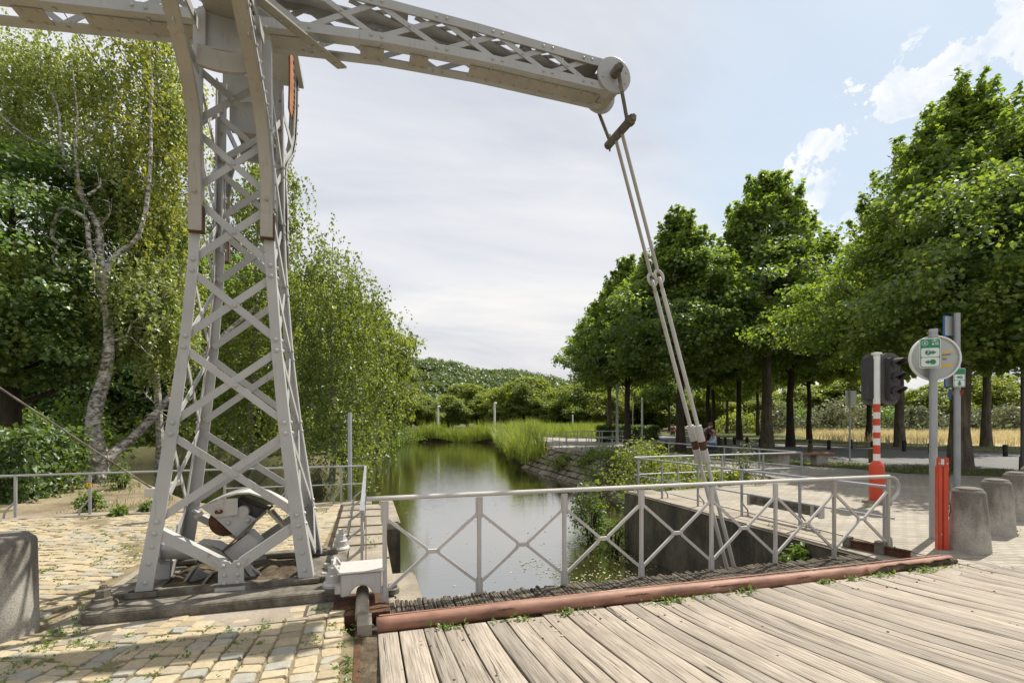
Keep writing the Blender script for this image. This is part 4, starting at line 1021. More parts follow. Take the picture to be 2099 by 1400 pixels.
QR = thing('quay_railing', 'galvanised double pipe railing round the corner of the far lock wall', 'railing', (6.8, 8, 0))
c0, c1, c2 = Vector((7.05, 5.25, 0)), Vector((6.42, 11.15, 0)), Vector((12.1, 11.4, 0)); TOPH, LOWH = .86, .43
for h in (TOPH, LOWH):
    m = MB(); m.tube([c0+Vector((.02, -.12, h)), c0+Vector((0, 0, h)), c1+Vector((.02, -.15, h)), c1+Vector((.1, -.02, h)), c1+Vector((.25, 0, h)), c2+Vector((0, 0, h))], .021 if h > .5 else .015, 8); m.build('top_rail' if h > .5 else 'lower_rail', GALV, QR)
sp_ = [c0.lerp(c1, f) for f in (.0, .22, .42, .61, .80, .95)]+[c1.lerp(c2, f) for f in (.04, .25, .5, .75, 1)]
for i, p in enumerate(sp_):
    m = MB(); m.box(p+Vector((0, 0, TOPH/2)), (.034, .034, TOPH)); stay(m, p, (1, .15, 0) if i < 6 else (.2, 1, 0), .26, .17, .016); m.build('post', GALV, QR)
GB = thing('guard_beam', 'short grey ribbed steel guard beam fixed low on the quay railing', 'guard beam', (6.9, 7.3, .3))
m = MB(); a, b_ = Vector((7.02, 7.75, .30)), Vector((7.12, 6.35, .30))
for dz in (-.05, .05): m.bar(a+Vector((0, 0, dz)), b_+Vector((0, 0, dz)), .065, .04, (1, 0, 0))
m.bar(a, b_, .16, .015, (1, 0, 0)); m.build('beam', IRON, GB)
m = MB(); m.box(a+Vector((0, .03, 0)), (.1, .05, .22)); m.box(b_+Vector((0, .12, 0)), (.09, .06, .2)); m.box(b_+Vector((0, -.02, 0)), (.09, .04, .2)); m.build('clamp', GREY, GB)
SB = thing('channel_bar', 'rusty steel channel bar lying beside the end of the bridge railing', 'steel bar', (7.2, 5.4, 0))
a, b_ = at_z(1738, 1122), at_z(1866, 1148)
m = MB(); m.bar(a+Vector((0, 0, .06)), b_+Vector((0, 0, .06)), .02, .12, (0, 0, 1)); m.bar(a+Vector((0, 0, .115)), b_+Vector((0, 0, .115)), .07, .012, (0, 0, 1)); m.build('channel', DARKR, SB)
m = MB(); p = a.lerp(b_, .55); m.box(p+Vector((0, 0, .09)), (.12, .11, .16), rz=.3); m.box(a+Vector((0, 0, .08)), (.08, .1, .16)); m.build('bracket', IRON, SB)

RR = thing('riverside_railing', 'long thin grey railing curving along the top of the stone bank', 'railing', (12, 20, 0))
rl = [Vector(p) for p in ((12.3, 11.6, 0), (12.15, 15, 0), (11.95, 18.5, 0), (11.85, 22, 0), (11.9, 25.5, 0), (12.05, 29, 0), (12.4, 33, 0), (12.8, 36, 0))]
def along(line_, step):
    out = []; carry = 0
    for a, b_ in zip(line_, line_[1:]):
        L = (b_-a).length; s = carry
        while s < L: out.append(a.lerp(b_, s/L)); s += step
        carry = s-L
    return out
for h in (.86, .43):
    m = MB(); m.tube([p+Vector((0, 0, h)) for p in rl], .020, 6); m.build('top_rail' if h > .5 else 'lower_rail', GALV, RR)
for p in along(rl, 1.55):
    m = MB(); m.box(p+Vector((0, 0, .43)), (.034, .034, .86)); stay(m, p, (1, -.1, 0), .26, .2, .016); m.build('post', GALV, RR)
FR = thing('footbridge_railing', 'distant pale railing among the reeds at the path bend', 'railing', (14.5, 45, 0))
for ys in ((0, 0), (2.2, .4)):
    fl = [at_z(1160, 912)+Vector(ys+(0,)), at_z(1240, 908)+Vector(ys+(0,))]
    for h in (.5, .95): m = MB(); m.tube([p+Vector((0, 0, h)) for p in fl], .03, 6); m.build('rail', WHITEP, FR)
    for p in along(fl, 1.3): m = MB(); m.box(p+Vector((0, 0, .5)), (.05, .05, 1.0)); m.build('post', WHITEP, FR)

# ------------------------------------------------------------------ bollards
def bollard_mesh(h, rb, rt):
    m = MB(); m.lathe([(rb, -.02), (rb*.995, .02), (rt+.012, h-.075), (rt+.002, h-.055), (rt-.012, h-.045), (rt*.85, h-.018), (rt*.5, h-.004), (.01, h)], (0, 0, 0), 40)
    o = m.build('stone_bollard', BOLLARD, smooth=True, auto=50); return o
b0 = bollard_mesh(.88, .238, .168); grp = 'concrete bollards beside the bridge'
for i, (px, py, lab) in enumerate(((1986, 1128, 'conical concrete bollard right beside the red iron post'), (2042, 1094, 'dark topped concrete bollard behind the one at the red post'),
                                   (2084, 1066, 'concrete bollard cut by the frame edge, third from the red post'), (2117, 1045, 'concrete bollard mostly beyond the frame, fourth from the red post'))):
    o = b0 if i == 0 else b0.copy()
    if i: COL.objects.link(o)
    p = at_z(px, py); o.location = (p.x, p.y, 0); o.rotation_euler = (0, 0, i*1.7); tag(o, lab, 'bollard', grp)
o = bollard_mesh(.85, .262, .235); p = at_z(-6, 1302); o.location = (p.x, p.y, 0); o.rotation_euler = (0, 0, 2.2)
tag(o, 'straight concrete bollard standing alone on the setts left of the tower', 'bollard', grp)

def post_bollard(name, mat_, h, w):
    m = MB(); m.lathe([(w/2, 0), (w/2, h-.06), (w*.46, h-.05), (w*.46, h-.035), (w*.5, h-.03), (w*.38, h), (.01, h+.012)], (0, 0, 0), 10)
    return m.build(name, mat_, smooth=True, auto=40)
pb = post_bollard('timber_bollard', DARKWOOD, .60, .20); pg = post_bollard('timber_bollard', GREENWOOD, .58, .24); first = {0: True, 1: True}
spots = ((1300, 916.5, 0, 'black wooden bollard left of the trunk where the road bends'), (1327, 920, 0, 'black wooden bollard just right of the path lamp posts'), (1367, 922.5, 0, 'black wooden bollard beside the trunk left of the two people'),
         (1473, 911, 0, 'black bollard directly behind the seated person'), (1487, 912.5, 0, 'black bollard second behind the seated person'), (1506, 912.5, 0, 'black bollard beside the thin trunk behind the tall weed'),
         (1531, 915, 0, 'black bollard between the tall weed and the leaning pale trunk'), (1558, 916, 0, 'black bollard left of the leaning pale trunk'), (1661, 920, 0, 'black bollard across the road behind the bench end'),
         (1699, 922, 0, 'black bollard between the bench and the small sign'), (1744, 921, 0, 'black bollard behind the small two panel sign'), (1853, 926, 0, 'greenish bollard beside the trunk behind the traffic light'),
         (1907, 929, 0, 'black bollard behind the pole of the round sign'), (2061, 936, 0, 'black bollard alone on the verge at the far right'), (1788, 926, 0, 'black bollard hidden behind the striped pole'),
         (1203, 897, 0, 'tiny black bollard at the far path bend'), (1787, 948, 1, 'mossy green bollard just left of the red pole base'), (1949, 961, 1, 'mossy bollard at the foot of the thick roadside trunk'),
         (1566, 930, 1, 'mossy bollard left of the bench'), (1661, 933, 1, 'mossy bollard behind the bench seat'), (1424, 923, 1, 'mossy bollard left of the standing person'), (1480, 925, 1, 'mossy bollard right of the folding chair'))
for px, py, kind, lab in spots:
    src = (pb, pg)[kind]; o = src if first[kind] else src.copy()
    if not first[kind]: COL.objects.link(o)
    first[kind] = False; p = at_z(px, py); o.location = (p.x, p.y, 0); o.rotation_euler = (rnd.uniform(-.05, .05), rnd.uniform(-.05, .05), rnd.uniform(0, 6)); o.scale = (1, 1, rnd.uniform(.92, 1.08))
    tag(o, lab, 'bollard', 'wooden bollards along the road')

# ------------------------------------------------------------------ signs
def text_mesh(name, s, size, mat_, parent, M, depth=.0015):
    c = bpy.data.curves.new(name, 'FONT'); c.body = s; c.size = size; c.align_x = 'CENTER'; c.align_y = 'CENTER'; c.extrude = depth
    tmp = bpy.data.objects.new(name, c); COL.objects.link(tmp); bpy.context.view_layer.update()
    me = bpy.data.meshes.new_from_object(tmp.evaluated_get(bpy.context.evaluated_depsgraph_get())); bpy.data.objects.remove(tmp)
    me.transform(M); me.materials.clear(); me.materials.append(mat_)
    o = bpy.data.objects.new(name, me); COL.objects.link(o); o.parent = parent; o.matrix_parent_inverse = inv_of(parent); return o
def round_rect(w, h, r, n=5):
    pts = []
    for cx, cy, a0 in ((w/2-r, h/2-r, 0), (-w/2+r, h/2-r, 90), (-w/2+r, -h/2+r, 180), (w/2-r, -h/2+r, 270)):
        for k in range(n): a = R(a0+90*k/(n-1)); pts.append((cx+r*math.cos(a), cy+r*math.sin(a)))
    return pts
def frame_at(p, rz):
    """local x across the sign, y up, z towards the viewer"""
    return Matrix.Translation(p) @ Matrix.Rotation(rz, 4, 'Z') @ Matrix.Rotation(R(90), 4, 'X')
def flat(M, pts, z0, z1, name, mat_, parent, bevel=0):
    m = MB(); m.loft([[M @ Vector((x, y, z0)) for x, y in pts], [M @ Vector((x, y, z1)) for x, y in pts]]); return m.build(name, mat_, parent, bevel=bevel)
def blob_arrow(c, L, r, ang):
    """the round blob with an arrow head of a cycle node sign, pointing along ang"""
    pts = [(r*math.cos(R(a)), r*math.sin(R(a))) for a in range(25, 336, 14)]
    pts += [(L*.48, -r*.40), (L*.48, -r*.85), (L, 0), (L*.48, r*.85), (L*.48, r*.40)]
    ca, sa = math.cos(ang), math.sin(ang); return [(c[0]+x*ca-y*sa, c[1]+x*sa+y*ca) for x, y in pts]
def node_sign(M, w, h, parent, top, rows):
    pl_ = flat(M, round_rect(w, h, .03), 0, .012, 'node_sign', SIGNW, parent, bevel=.002)
    g1 = flat(M, round_rect(w*.93, h*.95, .026), .012, .014, 'green_field', SIGNG, pl_)
    for i, (y, hh) in enumerate(((.02, .30), (-.30, .30))):
        mm = [(x, yy+y*h) for x, yy in round_rect(w*.86, h*hh, .02)]; flat(M, mm, .014, .016, 'white_panel', SIGNW, pl_)
        kind, txt = rows[i]; c = {'r': (-w*.10, y*h), 'l': (w*.12, y*h), 'u': (0, y*h-h*.04)}[kind]; a = {'r': 0, 'l': math.pi, 'u': math.pi/2}[kind]
        flat(M, blob_arrow(c, w*.40 if kind != 'u' else w*.36, w*.15, a), .016, .018, 'arrow', SIGNG, pl_)
        if txt: text_mesh('number', txt, w*.27, SIGNW, pl_, M @ Matrix.Translation((c[0], c[1], .0195)))
    if top:
        c = (-w*.25, h*.345); m = MB()
        for k in range(20):
            a0, a1 = 2*math.pi*k/20, 2*math.pi*(k+1)/20
            m.quadbox([M @ Vector((c[0]+r_*math.cos(a), c[1]+r_*math.sin(a), z)) for z in (.014, .016) for r_, a in ((w*.135, a0), (w*.155, a0), (w*.155, a1), (w*.135, a1))])
        m.build('ring', SIGNW, pl_); text_mesh('number', top, w*.26, SIGNW, pl_, M @ Matrix.Translation((c[0], c[1], .0165)))
        m = MB(); bx, by, k = w*.22, h*.40, w                                  # bicycle pictogram
        for ox in (-.085, .085):
            m.tube([M @ Vector((bx+ox*k+.062*k*math.cos(a), by+.062*k*math.sin(a), .0155)) for a in np.linspace(0, 6.283, 15)], .0022, 4, cap=False)
        for p0, p1 in (((-.085, 0), (-.03, .07)), ((-.03, .07), (.05, .07)), ((.05, .07), (.085, 0)), ((-.03, .07), (0, 0)), ((0, 0), (.05, .07)), ((-.085, 0), (0, 0)), ((.05, .07), (.04, .11)), ((-.03, .07), (-.04, .10)), ((-.06, .10), (-.02, .10))):
            m.tube([M @ Vector((bx+p0[0]*k, by+p0[1]*k, .0155)), M @ Vector((bx+p1[0]*k, by+p1[1]*k, .0155))], .0022, 4)
        m.build('bicycle_pictogram', SIGNW, pl_)
        flat(M, [(x+w*.13, y+h*.30) for x, y in round_rect(w*.09, h*.05, .006)], .014, .016, 'emblem', SIGNW, pl_)
        for dy in (.012, -.008): flat(M, [(x+w*.30, y+h*.30+dy) for x, y in round_rect(w*.20, .008, .002)], .014, .016, 'small_print', SIGNW, pl_)
    return pl_
b1 = at_z(1913, 1104); ax = b1
S1 = thing('signpost', 'galvanised post with the back of a round sign and a green cycle sign', 'signpost', (b1.x, b1.y, 0))
m = MB(); m.lathe([(.052, 0), (.052, 3.12), (.056, 3.12), (.056, 3.17), (.05, 3.18)], (b1.x, b1.y, 0), 16); m.build('post', GALV, S1, smooth=True)
ANG = -YAW-R(24)                                                                # signs turned a little to the left
zc = EYE+(861-733)/F*7.55
M1 = frame_at(Vector((b1.x, b1.y, zc)) - Matrix.Rotation(-YAW, 3, 'Z') @ Vector((-.062, -.0, 0)), -YAW-R(12))
m = MB()
for k in range(48):
    a0, a1 = 2*math.pi*k/48, 2*math.pi*(k+1)/48
    m.quadbox([M1 @ Vector((r_*math.cos(a), r_*math.sin(a), z)) for z in (-.085, -.045) for r_, a in ((.322, a0), (.346, a0), (.346, a1), (.322, a1))])
m.build('rim', SIGNW, S1)
flat(M1, [(.33*math.cos(a), .33*math.sin(a)) for a in np.linspace(0, 2*math.pi, 48, endpoint=False)], -.082, -.074, 'disc', SIGNBACK, S1)
for zz_ in (zc+.33, zc-.33): m = MB(); m.lathe([(.06, zz_-.015), (.06, zz_+.015)], (b1.x, b1.y, 0), 14); m.build('clamp', GALV, S1)
for (x, y, w, h, mt) in ((.165, .085, .11, .030, YELLOW), (.16, .050, .115, .026, STICKB), (.135, .018, .06, .024, YELLOW), (.135, -.016, .06, .03, STICKB), (.155, -.115, .175, .034, YELLOW)):
    Ms = M1 @ Matrix.Translation((x, y, 0)) @ Matrix.Rotation(R(6), 4, 'Z'); flat(Ms, round_rect(w, h, .003, 2), -.074, -.072, 'sticker', mt, S1)
cp = at_d(1906, 724, 7.42); M2 = frame_at(cp, -YAW-R(22)); node_sign(M2, .255, .44, S1, '6', (('r', '7'), ('l', '')))

b2 = at_z(1962, 999)
S2 = thing('signpost', 'taller post carrying blue edged sign backs and a small cycle sign', 'signpost', (b2.x, b2.y, 0))
m = MB(); m.lathe([(.075, 0), (.072, 4.65), (.06, 4.66)], (b2.x, b2.y, 0), 14); m.build('post', GALV, S2, smooth=True)
d2 = (b2-Vector((0, 0, 0))).dot(FWD)
def s2(px, py, dd=.09): return at_d(px, py, d2+dd)
for (x0, x1, y0, y1) in ((1932, 1965, 647, 690), (1934, 1964, 698, 745), (1934, 1962, 752, 794)):
    c = s2((x0+x1)/2, (y0+y1)/2); w = (x1-x0)/F*d2; h = (y1-y0)/F*d2; Mx = frame_at(c, -YAW+R(8))
    flat(Mx, round_rect(w, h, .04), -.02, 0, 'blue_edge', BLUE, S2); flat(Mx, round_rect(w-.07, h-.05, .03), 0, .012, 'sign_back', SIGNBACK, S2)
c = s2(1962, 815, .10); Mx = frame_at(c, -YAW-R(104)); tri = lambda s: [(-s, s*.75), (s, s*.75), (0, -s*.95)]
flat(Mx, tri(.26), -.02, 0, 'red_edge', RED, S2); flat(Mx, tri(.20), 0, .008, 'sign_back', SIGNBACK, S2)
c = s2(1966, 774, -.12); node_sign(frame_at(c, -YAW-R(12)), .27, .50, S2, '', (('l', '0'), ('u', '')))
b3 = at_z(1949, 934); S3 = thing('signpost', 'thin brown post with a small blue sign behind the cycle sign posts', 'signpost', (b3.x, b3.y, 0))
m = MB(); m.lathe([(.05, 0), (.05, 3.3)], (b3.x, b3.y, 0), 10); m.build('post', IRON, S3)
m = MB(); m.box((b3.x, b3.y-.06, 3.1), (.34, .03, .5), rz=-YAW); m.build('sign_plate', BLUE, S3)
b4 = at_z(1742, 946); S4 = thing('signpost', 'slim post with two small white panels on the grass strip', 'signpost', (b4.x, b4.y, 0)); d4 = Vector((b4.x, b4.y, 0)).dot(FWD)
m = MB(); m.lathe([(.035, 0), (.035, EYE+(861-800)/F*d4)], (b4.x, b4.y, 0), 10); m.build('post', GALV, S4)
for px, rz in ((1736, R(35)), (1748, R(-25))):
    c = at_d(px, 815, d4-.05); m = MB(); m.box(c, (.26, .02, .60), rz=-YAW+rz); m.build('sign_panel', SIGNW, S4, bevel=.004)
b5 = at_z(2096, 966); LPO = thing('lamp_post', 'dark slender lamp post cut by the right edge of the picture', 'lamp post', (b5.x, b5.y, 0))
m = MB(); m.lathe([(.10, 0), (.09, .5), (.055, .55), (.045, 6.0)], (b5.x, b5.y, 0), 12); m.build('pole', BLACKW, LPO, smooth=True)
m = MB(); m.lathe([(.05, 6.0), (.18, 6.1), (.22, 6.35), (.10, 6.5), (.02, 6.52)], (b5.x, b5.y, 0), 14); m.build('lamp_head', BLACKW, LPO, smooth=True)

# red iron post with chain
b6 = at_z(1930, 1126); RP = thing('red_post', 'red iron barrier post with forked top and hanging chain', 'post', (b6.x, b6.y, 0))
Rz = Matrix.Rotation(-YAW-R(18), 3, 'Z'); L = lambda x, y, z: Vector((b6.x, b6.y, 0))+Rz @ Vector((x, y, z))
m = MB()
for x, w in ((-.033, .052), (.033, .060)): m.quadbox([L(x+sx*w/2, sy*.05+(0 if x < 0 else .004), z) for z in (0, 1.16) for sx, sy in ((-1, -1), (1, -1), (1, 1), (-1, 1))])
m.build('post', RED, RP, bevel=.006)
m = MB()
for x in (-.045, .045):
    m.prism([L(x+a, -.045, z) for a, z in ((-.022, 1.08), (.022, 1.08), (.022, 1.26), (.012, 1.285), (-.012, 1.285), (-.022, 1.26))], Rz @ Vector((0, .03, 0)))
m.build('fork', RED, RP, bevel=.003)
m = MB()
for x in (-.045, .045): m.rivet(L(x, -.046, 1.20), Rz @ Vector((0, -1, 0)), .012)
m.rivet(L(-.02, -.052, .22), Rz @ Vector((0, -1, 0)), .009); m.build('bolt', WHITEP, RP)
m = MB()
for i in range(17):
    c = L(.075+.006*math.sin(i), -.02, 1.10-i*.032); a = Rz @ (Vector((1, 0, 0)) if i % 2 else Vector((0, 1, 0)))
    m.tube([c+a*.010*math.cos(k*math.pi/4)+Vector((0, 0, .020*math.sin(k*math.pi/4))) for k in range(9)], .0032, 4, cap=False)
m.build('chain', DARKR, RP)
m = MB(); m.tube([L(.06, -.03, .66), L(.085, -.03, .64), L(.092, -.03, .54), L(.07, -.03, .47)], .007, 6); m.build('handle', BLACK, RP)

# traffic light
b7 = at_z(1797, 1031); TL = thing('traffic_light', 'greyed black traffic light heads on a red and white striped pole', 'traffic light', (b7.x, b7.y, 0)); d7 = Vector((b7.x, b7.y, 0)).dot(FWD)
zpx = lambda py: EYE+(HOR-py)/F*d7
m = MB(); m.box((b7.x, b7.y, .03), (.42, .42, .06), rz=.3); m.build('foot_slab', CONC, TL, bevel=.01)
m = MB(); m.lathe([(.14, .06), (.14, zpx(957)), (.135, zpx(953)), (.085, zpx(946)), (.075, zpx(944))], (b7.x, b7.y, 0), 20); m.build('pole_base', RED, TL, smooth=True, auto=40)
m = MB(); m.rivet((b7.x-.02, b7.y-.145, zpx(1000)), (0, -1, 0), .012); m.box((b7.x+.09, b7.y-.105, zpx(985)), (.06, .02, .08), rz=.6); m.build('door_plate', RED, TL)
ys = [944, 930, 912, 898, 886, 872, 858, 845, 828]
for i, (a, b_) in enumerate(zip(ys, ys[1:])):
    m = MB(); m.lathe([(.066, zpx(a)), (.066, zpx(b_))], (b7.x, b7.y, 0), 14); m.build('stripe', REDW if i % 2 == 0 else RED, TL, smooth=True, auto=40)
m = MB(); m.lathe([(.066, zpx(828)), (.066, zpx(728)), (.10, zpx(727)), (.10, zpx(723)), (.03, zpx(722))], (b7.x, b7.y, 0), 14); m.build('upper_pole', SIGNW, TL, smooth=True, auto=40)
def signal_head(c, rz, vis):
    M = frame_at(c, rz); W_, H_ = .36, 1.14
    outer = round_rect(W_*1.25, H_, .19, 9); body = flat(M, outer, -.03, .0, 'backboard', BLACKW, TL)
    case = flat(M, round_rect(W_*.72, H_*.80, .05), .0, .13, 'signal_case', BLACK, TL, bevel=.01)
    case2 = flat(M, round_rect(W_*.70, H_*.78, .05), -.20, -.03, 'signal_case', BLACKW, TL, bevel=.01)
    if vis:
        for y in (.33, .03, -.27):
            m = MB(); m.loft([[M @ Vector((.085*math.cos(a), y+.085*math.sin(a), z)) for a in np.linspace(0, 6.283, 18, endpoint=False)] for z in (.13, .145)]); m.build('lens', LENS, TL)
            m = MB(); rows = []
            for z, dr, a0 in ((.13, .105, -35), (.20, .104, -15), (.29, .10, 10), (.36, .09, 35)):
                rows.append([M @ Vector((dr*math.cos(R(a)), y+dr*math.sin(R(a)), z)) for a in np.linspace(a0, 180-a0, 14)])
            m.loft(rows, cap=False, closed=False); vo = m.build('visor', BLACK, TL, smooth=True); so2 = vo.modifiers.new('wall', 'SOLIDIFY'); so2.thickness = .008
cc = at_d(1824, 777, d7-.02); signal_head(cc, -YAW+R(8), True)
cc = at_d(1786, 777, d7+.16); signal_head(cc, -YAW-R(70)+R(180)*0, False)

# ------------------------------------------------------------------ benches, slab and lamps
def bench(p, rz, label, L=2.6):
    r = thing('park_bench', label, 'bench', p, 'benches beside the path', rz); m = MB()
    for yy in (-.16, 0, .16): m.box((0, yy, .455), (L, .145, .07))
    m.build('seat', BENCHW).parent = r
    for s in (-1, 1): m = MB(); m.box((s*L*.30, 0, .21), (.46, .42, .42)); m.build('leg', BOLLARD, bevel=.015).parent = r
    return r
pb_ = at_z(1640, 953); bench((pb_.x, pb_.y, .0), R(-14), 'wooden bench on two concrete blocks beside the road')
pf = at_z(1392, 893); bench((pf.x, pf.y, 0), R(-20), 'faraway bench beside the road bend under the trees')
p = at_z(1838, 958); m = MB(); m.prism([(p.x-1.1, p.y+.1, .012), (p.x+1.0, p.y-.45, .012), (p.x+1.2, p.y-.05, .012), (p.x-.9, p.y+.55, .012)], (0, 0, .06)); tag(m.build('stone_slab', CONC, bevel=.01), 'flat stone slab lying on the grass strip near the road', 'stone slab')
def lamp(px, ptop, pbase, label, mat_, d=None, w=.06, head=False):
    p = at_z(px, pbase) if d is None else at_d(px, pbase, d); dd = Vector((p.x, p.y, 0)).dot(FWD); zt_ = EYE+(HOR-ptop)/F*dd; z0 = min(0, p.z)
    r = thing('lamp_post', label, 'lamp post', (p.x, p.y, 0), 'lamp posts along the path')
    m = MB(); m.lathe([(w*1.3, z0), (w, z0+.6), (w*.8, zt_)], (p.x, p.y, 0), 10); m.build('pole', mat_, r, smooth=True)
    m = MB(); m.tube([(p.x, p.y, zt_), (p.x, p.y, zt_+.1), (p.x+.35 if head else p.x+.05, p.y, zt_+.12)], w*.9, 8); m.build('lamp_head', mat_, r)
    return r
lamp(1265, 792, 911, 'tall grey lamp post between the two dark trunks on the path', GALV, None, .11)
lamp(1316, 820, 901, 'pale post beside the far hedges and the path', SIGNW, None, .09)
lamp(1297, 818, 884, 'thin pale post seen behind the hedge gap', GALV, None, .09)
lamp(898, 835, 884, 'white lamp post above the far reeds near the left trees', SIGNW, 82, .20, True)
lamp(1014, 828, 873, 'white lamp post above the middle of the far reeds', SIGNW, 82, .20, True)
lamp(1174, 853, 868, 'short pale post in the reeds near the right trees', SIGNW, 70, .12)

# anchored steel stay at the left
A = at_d(316, 1004, 8.8); B = at_d(316, 1004, 8.8).lerp(at_d(-90, 736, 7.6), 2.1)
SCB = thing('stay_bar', 'straight grey steel bar slanting down to a white anchor block', 'stay bar', tuple(A))
m = MB(); m.tube([A, B], .016, 8); m.build('bar', IRON, SCB)
m = MB(); m.box(A+Vector((.02, .0, -.04)), (.26, .2, .15), rz=-.3); m.box((A.x+.05, A.y+.02, (A.z-.1)/2), (.12, .14, A.z-.1)); m.build('anchor_block', WHITEP, SCB, bevel=.01)
m = MB(); m.tube([A+Vector((.12, 0, .03)), A+Vector((.42, .1, .14))], .05, 10); m.build('sleeve', WHITEP, SCB)
for i, (pa, pb2, lab) in enumerate((((150, 60), (390, 420), 'thin dark overhead wire crossing the birch on the left'), ((206, 52), (420, 360), 'thin dark overhead wire just right of the other wire'))):
    m = MB(); a = at_d(pa[0]-160, pa[1]-245, 11); b_ = at_d(pb2[0]+200, pb2[1]+290, 22); m.tube([a, a.lerp(b_, .5)-Vector((0, 0, .08)), b_], .011, 5); tag(m.build('overhead_wire', BLACK), lab, 'wire')
# ------------------------------------------------------------------ trees
LT = {}
def lime(key, h, zc, rad, ncl, nl, cs, ls, seed):
    P, O = crown(seed, zc, h, rad, prof_lime, ncl, nl, cs, squash=.62, inner=.4, lobes=.24)
    g = np.random.default_rng(seed+50)                                    # spiry leading shoots along the top
    for k in range(int(26+rad*5)):
        tt = g.uniform(.55, 1.0); a = g.uniform(0, 6.28); r0 = rad*float(prof_lime(np.array(tt)))*.9; n = int(nl*1.3)
        zz_ = zc+(h-zc)*tt; s = g.uniform(.5, 1.35); f = g.uniform(0, 1, n)[:, None]
        c = np.array([r0*math.cos(a), r0*math.sin(a), zz_]); ax_ = np.array([math.cos(a)*.25, math.sin(a)*.25, 1.0])
        P = np.concatenate([P, c+ax_*f*s+g.normal(size=(n, 3))*.17*(1.1-f)]); O = np.concatenate([O, unit(g.normal(size=(n, 3)))])
    LT[key] = (trunk_mesh('trunk', seed+1, h*.9, {'a': .29, 'b': .23, 'c': .25, 'd': .20}[key], zc*.92, h*.8, rad*.85, BARKD if key in 'bd' else BARK, nlimb=20),
               leaf_mesh('crown', P, O, ls, LF_LIME, seed+2, up=.7, rand=.62, droop=.45, aspect=.85))
lime('a', 14.2, 3.9, 5.1, 1250, 92, .66, .125, 101)
lime('b', 14.0, 5.0, 3.9, 560, 94, .68, .165, 111)
lime('c', 14.0, 5.2, 4.3, 560, 94, .72, .170, 121)
lime('d', 14.0, 4.9, 3.8, 460, 66, .70, .23, 131)
G1 = 'lime trees planted in rows along the road'
def plant(key, px, d, h, base_h, label, rz=0., wide=1.0, group=G1):
    p = at_d(px, HOR, d); s = h/base_h; o = tree('lime_tree', label, 'tree', group, (p.x, p.y, 0), *LT[key], scale=(s*wide, s*wide, s), rz=rz); return o
plant('a', 1970, 17.7, 13.2, 14.2, 'big lime tree with the thick pale trunk beside the signposts', .4, 1.13)
plant('a', 2185, 17.2, 14.0, 14.2, 'lime tree at the right edge whose crown is cut by the frame', 2.3, .9)
plant('c', 1574, 30.5, 16.1, 14, 'tall lime tree with the pale leaning trunk behind the bench', 1.0, 1.12)
plant('b', 1396, 27.8, 13.0, 14, 'lime tree whose trunk stands just left of the two people', 2.0, 1.13)
plant('b', 1286, 32.5, 11.9, 14, 'lime tree with dark trunk right of the tall grey lamp post', 3.3, 1.1)
plant('c', 1248, 41, 12.4, 14, 'lime tree at the left end of the row, next to the pond', 4.4, .95)
plant('c', 1846, 31, 15.0, 14, 'lime tree whose trunk shows right of the traffic light', .2)
plant('c', 2022, 34, 15.5, 14, 'lime tree whose dark trunk stands against the dry meadow far right', 5.2)
plant('b', 1621, 33.5, 14.5, 14, 'lime tree with slim trunk right of the leaning pale trunk', 1.4)
plant('d', 1659, 46, 15, 14, 'lime tree with slim dark trunk standing in front of the dry meadow', 2.4)
plant('d', 1780, 42, 15, 14, 'lime tree with trunk half hidden behind the striped pole', 3.7)
plant('d', 1516, 41.5, 15.5, 14, 'lime tree with thin black trunk behind the tall weed', .9)
plant('d', 1450, 44, 14.5, 14, 'lime tree rising behind the standing person', 5.0)
plant('d', 1462, 50, 14.5, 14, 'lime tree rising behind the seated person', 2.9)
plant('d', 1554, 58, 14.5, 14, 'faraway lime tree left of the leaning pale trunk', 1.8)
plant('d', 1490, 70, 13, 14, 'faraway lime tree at the edge of the dry meadow', 4.1)
plant('d', 1372, 75, 13, 14, 'faraway lime tree beside the road bend', .6)

P, O = crown(201, 1.2, 10, 4.2, prof_round, 520, 70, .95, squash=.6, inner=.5, lobes=.3)
MT1 = (trunk_mesh('trunk', 202, 9, .26, 2.0, 8, 3.4, BARKD, 14), leaf_mesh('crown', P, O, .27, LF_MID, 203, up=.6))
P, O = crown(211, .6, 10, 3.8, prof_round, 520, 70, .9, squash=.7, inner=.5, lobes=.35)
MT2 = (trunk_mesh('trunk', 212, 9, .24, 1.6, 8, 3.0, BARKD, 14), leaf_mesh('crown', P, O, .28, LF_MID, 213, up=.6))
def park(kind, px, d, h, label, rz, wide=1., z=0., group='broadleaf trees round the pond'):
    p = at_d(px, HOR, d); s = h/10; return tree('broadleaf_tree', label, 'tree', group, (p.x, p.y, z), *(MT1, MT2)[kind], scale=(s*wide, s*wide, s), rz=rz)
